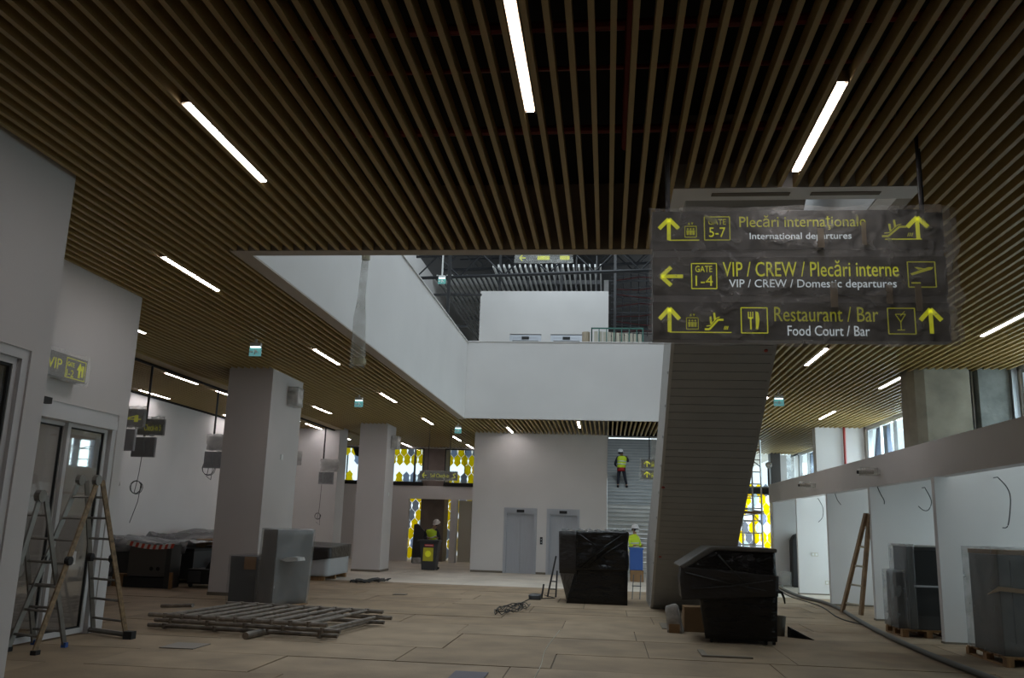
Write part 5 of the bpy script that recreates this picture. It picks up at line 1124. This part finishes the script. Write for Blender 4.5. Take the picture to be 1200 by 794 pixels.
    if vest: loft('vest', [(Vector(hip) - up * .06, .185, .155), (Vector(hip) + up * .06, .188, .158), (L(hip, ch, .5), .188, .158), (ch, .215, .165), (Vector(ch) + up * .07, .215, .150), (Vector(ch) + up * .13, .15, .115), (Vector(nk) - up * .0, .075, .075)], vest)
    if under: loft('jacket_hem', [(Vector(hip) - up * .16, .178, .150), (Vector(hip) + up * .0, .190, .160)], under)
    hl = [(hip[0] + J['side'][0] * .09 * q, hip[1] + J['side'][1] * .09 * q, hip[2] - .08) for q in (-1, 1)]
    shell('trousers', [(hip, (.14, .108)), (hl[0], .10), (hl[1], .10), (J['knee'][0], .072), (J['knee'][1], .072), (L(J['knee'][0], J['ankle'][0], .9), .058), (L(J['knee'][1], J['ankle'][1], .9), .058)], [(0, 1), (0, 2), (1, 3), (2, 4), (3, 5), (4, 6)], NAVY)
    for s in (0, 1):
        q = J['ankle'][s]; shell('boot', [((q[0], q[1], q[2] + .04), .055), ((q[0], q[1], .05), .055), ((q[0] + J['face'][0] * .17, q[1] + J['face'][1] * .17, .045), (.05, .04))], [(0, 1), (1, 2)], RUB)
    M = Matrix.Translation(Vector(hd) + up * .02) @ Vector((0, 0, 1)).rotation_difference(up if abs(up.z) < .97 else Vector((0, 0, 1))).to_matrix().to_4x4()
    o = MB().lathe([(.150, .015), (.150, .03), (.122, .035), (.118, .08), (.095, .13), (.055, .155), (.012, .162)], 18, M).build('helmet', helmet, None, at=(0, 0, 0), smooth=True); o.parent = t
    o = MB().lathe([(.098, -.06), (.104, -.02), (.104, .03)], 14, M @ Matrix.Translation((-J['face'][0] * .02, -J['face'][1] * .02, 0))).build('hair', NAVY, None, at=(0, 0, 0), smooth=True); o.parent = t
    # face details
    f = Vector((J['face'][0], J['face'][1], 0)); sd = Vector((J['side'][0], J['side'][1], 0)); H0 = Vector(hd)
    fc = MB()
    for q in (-1, 1): fc.cyl(H0 + f * .095 + sd * .032 * q + Vector((0, 0, .012)), H0 + f * .108 + sd * .032 * q + Vector((0, 0, .012)), .011, 8)
    fc.cyl(H0 + f * .09 - sd * .022 - Vector((0, 0, .055)), H0 + f * .09 + sd * .022 - Vector((0, 0, .055)), .006, 6)
    o = fc.build('eyes_and_mouth', RUB, None, at=(0, 0, 0)); o.parent = t
    er = MB()
    for q in (-1, 1): er.lathe([(.008, -.028), (.018, 0), (.008, .028)], 8, Matrix.Translation(H0 + sd * .105 * q - Vector((0, 0, .02))))
    o = er.build('ears', SKIN, None, at=(0, 0, 0), smooth=True); o.parent = t
    if mask:
        o = MB().lathe([(.02, -.05), (.06, -.03), (.062, .02), (.03, .045)], 10, Matrix.Translation(H0 + f * .075 - Vector((0, 0, .04)))).build('face_mask', MASK, None, at=(0, 0, 0), smooth=True); o.parent = t
    if vest:
        for z0 in (.18, .33):
            p = Vector(L(hip, ch, z0 / .45)); o = MB().lathe([(1, -.022), (1, .022)], 16, Matrix.Translation(p) @ Vector((0, 0, 1)).rotation_difference(up).to_matrix().to_4x4() @ Matrix.Rotation(math.atan2(J['side'][1], J['side'][0]), 4, 'Z') @ Matrix.Diagonal((.206, .166, 1, 1))).build('reflective_band', REFL, None, at=(0, 0, 0), smooth=True); o.parent = t
    return t
# worker on the stairs, back to the viewer, arms forward on the wall
zst = 2.624 + .156 * 5 - .006
person('worker in yellow vest, red hem and white helmet, back turned, on the staircase', (.62, 39.0, zst), 0,
       dict(hip=(0, 0, .88), chest=(.02, .02, 1.25), neck=(.03, .05, 1.40), head=(-.04, .08, 1.53), face=(0, 1, 0), side=(1, 0, 0), elbow=[(-.28, .05, 1.02), (.30, .12, 1.16)], wrist=[(-.22, .26, .96), (.26, .33, 1.33)], knee=[(-.13, .03, .48), (.15, .02, .48)], ankle=[(-.15, -.05, .09), (.24, 0, .09)]), under=REDC)
# worker bent over the bin
person('worker in yellow vest and pale helmet bending over the rubbish bin', (-6.25, 32.05, 0), 0,
       dict(hip=(0, .16, .92), chest=(-.10, -.0, 1.28), neck=(-.05, -.07, 1.43), head=(.10, -.14, 1.60), face=(.6, -.8, 0), side=(-.94, -.3, 0), elbow=[(.22, -.12, 1.08), (-.38, .0, 1.08)], wrist=[(.16, -.25, 1.12), (-.18, -.22, 1.10)], knee=[(.10, .1, .5), (-.10, .12, .5)], ankle=[(.11, .15, .09), (-.12, .18, .09)]), helmet=PINKH)
# worker standing beside the blue bin
person('worker in bright yellow jacket, face mask and white helmet beside the blue bin', (.92, 30.0, 0), 0,
       dict(hip=(-.02, .02, .92), chest=(-.03, .0, 1.30), neck=(0, 0, 1.48), head=(.02, -.02, 1.63), face=(.75, -.66, 0), side=(.66, .75, 0), elbow=[(-.22, -.16, 1.10), (.2, .16, 1.10)], wrist=[(-.02, -.28, 1.12), (.24, -.08, 1.12)], knee=[(-.09, -.03, .5), (.07, .06, .5)], ankle=[(-.10, -.02, .09), (.08, .08, .09)]), vest=HIVIS, top=HIVIS, mask=True)
